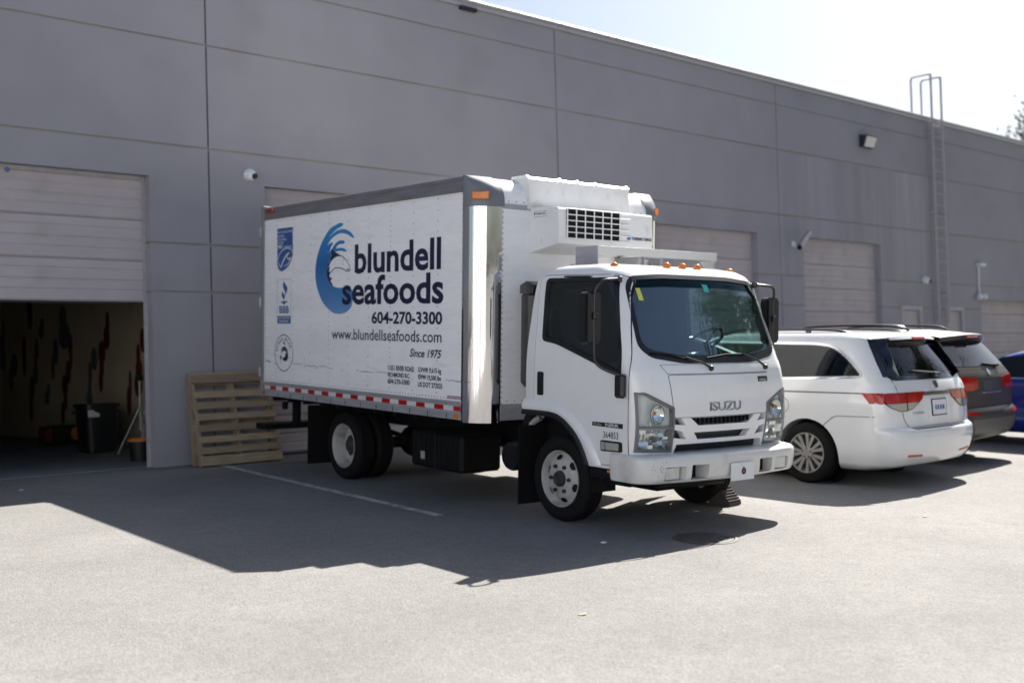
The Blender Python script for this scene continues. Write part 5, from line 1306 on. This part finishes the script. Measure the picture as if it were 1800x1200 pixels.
for sg in (-1, 1):
    van.side('side_window', M_PRIV, SG, .004, .006, sg); van.side('window_trim', M_CHR2, grow(SG, .026), .006, .008, sg, [SG])
    van.side('door_window', M_PRIV, DG, .004, .006, sg)
    van.rear('lamp_surround', M_DARK, grow([(sg*.972, 1.055), (sg*.30, 1.060), (sg*.36, .985), (sg*.44, .945), (sg*.55, .885), (sg*.68, .862), (sg*.80, .868), (sg*.90, .905), (sg*.945, .95)], .006), .006, .010)
    van.side('slider_track', mat('track_grey', (.10, .10, .10), .4), [(2.9, 1.040), (.47, 1.062), (.47, 1.047), (2.9, 1.022)], .003, .006, sg)
    van.side('bumper_gap', M_DARK, [(.98, .68), (.86, .775), (.80, .795), (.34, .805), (.34, .799), (.80, .788), (.855, .768), (.973, .675)], .0016, .004, sg)
    lens = [(sg*.972, 1.055), (sg*.30, 1.060), (sg*.36, .985), (sg*.44, .952), (sg*.935, .945)]
    low = [(sg*.935, .944), (sg*.44, .951), (sg*.55, .885), (sg*.68, .862), (sg*.80, .868), (sg*.90, .905)]
    van.rear('tail_lamp', M_TAIL, lens, .012, .016); van.rear('reverse_lamp', M_CLEAR, low, .010, .014)
    van.rear('lamp_gap', M_DARK, [(sg*.655, 1.058), (sg*.645, 1.058), (sg*.655, .866), (sg*.665, .866)], .0145, .006)
    wrapl = [(.50, 1.06), (.26, 1.062), (.26, .94), (.40, .945)]
    van.side('tail_lamp', M_TAIL, wrapl, .010, .014, sg)
    van.side('corner_glass', mat('pillar_black', (.006, .008, .016), .12, coat=.5), [(.60, 1.665), (.44, 1.66), (.20, 1.245), (.315, 1.235)], .005, .008, sg)
    van.rear('rear_reflector', M_TAIL, [(sg*.72, .385), (sg*.45, .375), (sg*.45, .352), (sg*.72, .360)], .006, .008)
    mb = MB().tube(smoothed([(sg*.62, .85, 1.715), (sg*.64, 1.0, 1.748), (sg*.66, 1.5, 1.762), (sg*.66, 2.3, 1.757), (sg*.65, 2.6, 1.70)], 5, False), .014, 8); rr = van.add(mb, 'roof_rail', M_BLK)
    for y in (1.35,): mb = MB().box((sg*.64, y, 1.70), (sg*.67, y+.07, 1.768), .01); van.add(mb, 'rail_foot', M_BLK, rr)
    for y in (1.20, 4.1): van.wheel(sg*.895, y, .348, .225, sg)
van.side('fuel_door', M_VANW, [(1.52+.085*cos(2*pi*i/24), .885+.085*sin(2*pi*i/24)) for i in range(24)], .0026, .004); van.side('fuel_gap', M_DARK, [(1.52+.090*cos(2*pi*i/24), .885+.090*sin(2*pi*i/24)) for i in range(24)], .0012, .003)
rg = van.rear('rear_window', M_PRIV, RG, .006, .008)
van.rear('window_surround', MATS['pillar_black'], grow(RG, .05), .003, .006, [grow(RG, -.01)])
mb = MB(); p0 = vs_.hit_lo(.12, 1.25)[0]; mb.tube([vs_.hit_lo(.10, 1.262)[0] + Vector((0, -.03, 0)), vs_.hit_lo(-.42, 1.300)[0] + Vector((0, -.028, 0))], .013, 8, r2=.008); mb.box((.02, p0.y-.06, 1.225), (.16, p0.y+.01, 1.275), .012); van.add(mb, 'rear_wiper', M_BLK)
sp = MB(); n = 14; vv = []
for i in range(n+1):
    x = -.74 + 1.48*i/n; k = 1 - abs(x/.74)**3*.55
    a = vs_.hit_lo(x*.98, 1.655)[0]
    vv += [(x, a.y+.25, 1.712 - .02*(x/.74)**2), (x, a.y-.10*k, 1.682 - .03*(x/.74)**2), (x, a.y-.12*k, 1.655 - .03*(x/.74)**2), (x, a.y+.03, 1.60 - .03*(x/.74)**2)]
sp.add(vv, [(4*i+j, 4*i+j+1, 4*i+j+5, 4*i+j+4) for i in range(n) for j in range(3)]); so = van.add(sp, 'roof_spoiler', M_VANW)
so.data.materials.append(MATS['pillar_black'])
for p in so.data.polygons:
    if p.center.z < 1.652 and p.center.z > 1.58: p.material_index = 1
a = vs_.hit_lo(0, 1.655)[0]; van.add(MB().box((-.14, a.y-.128, 1.645), (.14, a.y-.095, 1.676), .006), 'brake_light', mat('brake_light_red', (.50, .06, .04), .25, coat=.5))
van.rear('chrome_strip', M_CHR2, [(-.30, 1.062), (.30, 1.062), (.30, 1.020), (-.33, 1.020)], .014, .018)
van.rear('plate_recess', M_VANW, rounded([(-.30, 1.0), (.30, 1.0), (.24, .76), (-.24, .76)], .02, 3), .003, .004)
lp = van.rear('license_plate', M_PWHITE, rounded([(-.16, .965), (.16, .965), (.16, .80), (-.16, .80)], .01, 2), .012, .010); van.rear('plate_frame', M_DARK, grow([(-.16, .965), (.16, .965), (.16, .80), (-.16, .80)], .012), .010, .010, [[(-.155, .96), (.155, .96), (.155, .805), (-.155, .805)]], lp)
van.rear('plate_print', mat('print_plate_blue', (.10, .14, .34), .5), [(-.11, .905), (.11, .905), (.11, .855), (-.11, .855)], .0135, .002, [[(-.075, .903), (-.06, .903), (-.06, .857), (-.075, .857)], [(-.02, .903), (0.0, .903), (0.0, .857), (-.02, .857)], [(.045, .903), (.06, .903), (.06, .857), (.045, .857)]], lp, .05)
van.rear('maker_badge', M_CHR2, [(.05*cos(2*pi*i/20), 1.135+.042*sin(2*pi*i/20)) for i in range(20)], .012, .012)
GATE = rounded([(-.80, 1.21), (.80, 1.21), (.72, .76), (.62, .665), (-.62, .665), (-.72, .76)], [.02, .02, .1, .08, .08, .1], 4)
van.rear('tailgate_gap', M_DARK, grow(GATE, .006), .0015, .004, [grow(GATE, -.002)])
van.rear('model_script', M_CHR2, [(-.56, .845), (-.34, .845), (-.34, .823), (-.56, .823)], .005, .006, [[(-.50, .842), (-.49, .842), (-.49, .826), (-.50, .826)], [(-.44, .842), (-.43, .842), (-.43, .826), (-.44, .826)]], step=.05)
van.add(MB().lathe([(0, .001), (0, .03), (-.10, .032), (-.10, .028)], 1, (.55, .30, .23), 14), 'tailpipe', M_DISC)

# --- brown estate SUV
M_BROWN = mat('suv_brown', (.055, .045, .039), .42, metal=.1, spec=.3)
ss = Slices([(.28, .35, 4.6, .82, .25, .25, .3, .05), (.36, .10, 4.75, .90, .28, .26, .3, .08), (.48, .02, 4.82, .945, .28, .26, .3, .09), (.64, .0, 4.84, .96, .28, .26, .3, .09), (.70, .02, 4.82, .962, .26, .24, .3, .09), (.745, .075, 4.78, .964, .22, .20, .3, .08),
    (.95, .09, 4.6, .962, .2, .18, .3, .08), (1.12, .11, 3.9, .955, .2, .18, .3, .08), (1.22, .16, 3.5, .935, .2, .2, .2, .08), (1.34, .25, 3.3, .90, .2, .2, .2, .09), (1.58, .44, 2.8, .815, .2, .22, .2, .10), (1.66, .50, 2.6, .78, .2, .24, .2, .10), (1.72, .68, 2.4, .70, .2, .26, .2, .1), (1.755, 1.05, 2.1, .5, .2, .26, .2, .06)])
suv = Car('suv', (14.73, -7.29), radians(-3.2), 'dark brown SUV with black rear spoiler parked beyond the white minivan', 'suv', ss, M_BROWN)
suv.body((1.0, 3.9), .40)
RG = rounded([(-.78, 1.27), (.78, 1.27), (.66, 1.585), (-.66, 1.585)], .07, 4)
suv.rear('rear_window', M_TINT, RG, .006, .008)
for sg in (-1, 1):
    suv.side('side_window', M_TINT, rounded([(3.2, 1.25), (2.7, 1.60), (.95, 1.62), (.55, 1.27)], .06, 3), .004, .006, sg)
    suv.rear('tail_lamp', M_TAIL, rounded([(sg*.93, 1.155), (sg*.42, 1.125), (sg*.42, .985), (sg*.60, .965), (sg*.93, .975)], .02, 3), .012, .016)
    suv.side('tail_lamp', mat('tail_orange', (.62, .12, .02), .14, coat=.6), [(.36, 1.19), (.22, 1.19), (.18, .98), (.26, .985)], .010, .014, sg)
    suv.rear('rear_reflector', M_TAIL, [(sg*.86, .70), (sg*.55, .69), (sg*.55, .655), (sg*.86, .66)], .010, .012)
    mb = MB().tube(smoothed([(sg*.60, .95, 1.74), (sg*.63, 1.1, 1.80), (sg*.65, 1.7, 1.815), (sg*.64, 2.4, 1.79), (sg*.63, 2.55, 1.73)], 5, False), .016, 8); suv.add(mb, 'roof_rail', M_BLK)
    for y in (1.0, 3.9): suv.wheel(sg*.85, y, .36, .25, sg, 5)
sp = MB(); vv = []
for i in range(n+1):
    x = -.70 + 1.40*i/n; k = 1 - abs(x/.70)**3*.4; a = ss.hit_lo(x*.98, 1.64)[0]
    vv += [(x, a.y+.25, 1.722 - .03*(x/.7)**2), (x, a.y-.10*k, 1.705 - .04*(x/.7)**2), (x, a.y-.13*k, 1.69 - .04*(x/.7)**2), (x, a.y-.11*k, 1.625 - .03*(x/.7)**2), (x, a.y+.02, 1.58)]
sp.add(vv, [(5*i+j, 5*i+j+1, 5*i+j+6, 5*i+j+5) for i in range(n) for j in range(4)]); so = suv.add(sp, 'roof_spoiler', M_BROWN); so.data.materials.append(M_BLK)
for p in so.data.polygons:
    if 1.56 < p.center.z < 1.68: p.material_index = 1
suv.add(MB().box((-.18, ss.hit_lo(0, 1.64)[0].y-.136, 1.645), (.18, ss.hit_lo(0, 1.64)[0].y-.11, 1.668), .004), 'brake_light', MATS['brake_light_red'])
lp = suv.rear('license_plate', mat('plate_dark', (.05, .055, .06), .4), rounded([(-.26, 1.09), (.26, 1.09), (.26, .955), (-.26, .955)], .01, 2), .006, .008)
suv.rear('chrome_strip', M_CHR2, [(-.30, .945), (.30, .945), (.30, .925), (-.30, .925)], .012, .014)
suv.rear('maker_badge', M_CHR2, [(.042*cos(2*pi*i/20), 1.195+.042*sin(2*pi*i/20)) for i in range(20)], .012, .012)
mb = MB(); p0 = ss.hit_lo(.35, 1.28)[0]; mb.tube([p0 + Vector((0, -.03, 0)), ss.hit_lo(-.05, 1.31)[0] + Vector((0, -.03, 0))], .012, 8); mb.box((.31, p0.y-.05, 1.255), (.43, p0.y+.01, 1.30), .01); suv.add(mb, 'rear_wiper', M_BLK)
suv.rear('lower_bumper', mat('suv_grey_trim', (.10, .095, .09), .45), rounded([(-.72, .60), (.72, .60), (.60, .42), (-.60, .42)], .04, 3), .004, .008)
GATE = rounded([(-.84, 1.235), (.84, 1.235), (.80, .755), (-.80, .755)], .03, 3)
suv.rear('tailgate_gap', M_DARK, grow(GATE, .005), .0015, .004, [grow(GATE, -.002)])

# --- blue car at the right edge
M_BLUE = mat('car_blue', (.012, .035, .26), .18, metal=.4, coat=.8)
bs = Slices([(.20, .35, 4.1, .80, .25, .25, .3, .05), (.30, .06, 4.25, .87, .25, .25, .3, .08), (.50, .0, 4.32, .90, .25, .25, .3, .09), (.75, .05, 4.25, .905, .22, .2, .3, .08), (.90, .10, 4.0, .90, .2, .2, .3, .08), (1.00, .20, 3.45, .885, .2, .2, .3, .08), (1.08, .32, 3.2, .86, .2, .2, .2, .08), (1.25, .62, 2.8, .77, .2, .22, .2, .09), (1.38, .88, 2.5, .68, .2, .24, .2, .1), (1.44, 1.1, 2.3, .58, .2, .26, .2, .08), (1.47, 1.4, 2.0, .42, .2, .26, .2, .05)])
blu = Car('blue_car', (18.0, -8.75), radians(-2.0), 'bright blue car cut off at the right edge of the picture', 'car', bs, M_BLUE)
blu.body((.85, 3.4), .36)
for sg in (-1, 1):
    for w in ([(2.95, 1.03), (2.55, 1.33), (2.02, 1.375), (2.02, 1.03)], [(1.95, 1.03), (1.95, 1.378), (1.35, 1.345), (.95, 1.18), (.88, 1.05)]):
        blu.side('side_window', M_TINT, rounded(w, .04, 3), .004, .006, sg)
    blu.side('window_trim', M_CHR2, [(3.0, 1.020), (.85, 1.040), (.85, 1.028), (3.0, 1.005)], .005, .007, sg)
    for w in ([(1.985, 1.0), (1.98, 1.0), (1.98, .35), (1.985, .35)], [(3.02, 1.0), (3.015, 1.0), (3.00, .35), (3.005, .35)]): blu.side('door_gap', M_DARK, w, .0015, .004, sg, step=.2)
    for y in (1.75, 2.78): blu.add(MB().box((sg*.90, y, .86), (sg*.93, y+.17, .89), .01), 'door_handle', M_BLUE)
    blu.add(MB().ball((sg*.97, 2.75, 1.06), .10, 12, 8, (1, .6, .7)), 'wing_mirror', M_BLUE)
    blu.rear('tail_lamp', M_TAIL, rounded([(sg*.86, .92), (sg*.50, .90), (sg*.50, .78), (sg*.86, .78)], .02, 3), .010, .014)
    for y in (.85, 3.4): blu.wheel(sg*.80, y, .32, .21, sg, 5)
blu.rear('rear_window', M_TINT, rounded([(-.62, 1.10), (.62, 1.10), (.50, 1.36), (-.50, 1.36)], .05, 3), .006, .008)

# ------------------------------------------------------------------ trees
M_BARK = mat('bark', (.09, .07, .05), .9, var=.3, vscale=9, bump=.5, bscale=25)
def leaf_mat(nm, col):
    m = mat(nm, col, .6, spec=.3, var=.35, vscale=1.1); b = m.node_tree.nodes['Principled BSDF']
    return m
LEAFM = [leaf_mat('leaf_green', (.075, .105, .035)), leaf_mat('leaf_dark', (.05, .085, .03))]
def tree_meshes(seed, h, cr, nl):
    r = random.Random(seed); tr = MB(); lf = MB()
    pts = [(0, 0, -.1), (.05, .02, h*.2), (-.05, .05, h*.45), (.03, 0, h*.72), (0, 0, h*.93)]
    tr.tube(pts, h*.028, 10, r2=h*.004); tips = []
    for i in range(26):
        t = .25 + .70*i/26; a = i*2.4 + r.uniform(-.4, .4); z0 = h*t; L = cr*(1.05 - .55*abs(t-.5)*1.6)*r.uniform(.75, 1.1); up = r.uniform(.15, .5)
        p1 = (L*.5*cos(a), L*.5*sin(a), z0 + L*up*.5); p2 = (L*cos(a+.15), L*sin(a+.15), z0 + L*up*.8)
        tr.tube([(0, 0, z0), p1, p2], h*.009*(1.1-t), 6, r2=h*.002); tips += [p1, p2, tuple((p1[k]+p2[k])/2 for k in range(3))]
    tips += [(0, 0, h*.95), (0, 0, h*.85)]
    for k in range(nl):
        c = r.choice(tips); d = Vector((r.gauss(0, 1), r.gauss(0, 1), r.gauss(0, .8))); d *= cr*.155
        p = Vector(c) + d; s = r.uniform(.06, .13); u = Vector((r.uniform(-1, 1), r.uniform(-1, 1), r.uniform(-1, 1))).normalized(); v = u.orthogonal().normalized(); w = u.cross(v)
        lf.v += [tuple(p - v*s*1.5), tuple(p + w*s*.7 + u*s*.2), tuple(p + v*s*1.5), tuple(p - w*s*.7 + u*s*.2)]; b = len(lf.v) - 4; lf.f.append((b, b+1, b+2, b+3))
    return tr.mesh('trunk', 40), lf.mesh('crown', 0, merge=False)
def tree(loc, meshes, rz, sc, label, m, group):
    g = empty('tree', loc, rz); g.scale = (sc, sc, sc); tag(g, label, 'tree', group)
    mesh_obj('trunk', meshes[0], M_BARK, g); mesh_obj('crown', meshes[1], m, g)
TM = tree_meshes(3, 14.0, 4.2, 15000)
TM2 = tree_meshes(11, 14.0, 4.4, 42000)
tree((76.9, 13.4, 0), TM2, .6, 1.24, 'leafy tree top rising behind the roof at the right edge', LEAFM[0], None)
for i, (x, y, s) in enumerate(((27, -19, .95), (33, -23, 1.1), (38, -18, 1.0), (30, -13.5, .75), (45, -24, 1.15))):
    tree((x, y, gz(x, y)), TM, i*1.7, s, ('green tree across the yard mirrored in the truck windscreen, nearest the lot', 'taller green tree across the yard mirrored in the windscreen', 'green tree at the back of the mirrored row', 'small green tree at the near end of the mirrored row', 'tallest green tree at the far end of the mirrored row')[i], LEAFM[i % 2], 'trees across the yard')
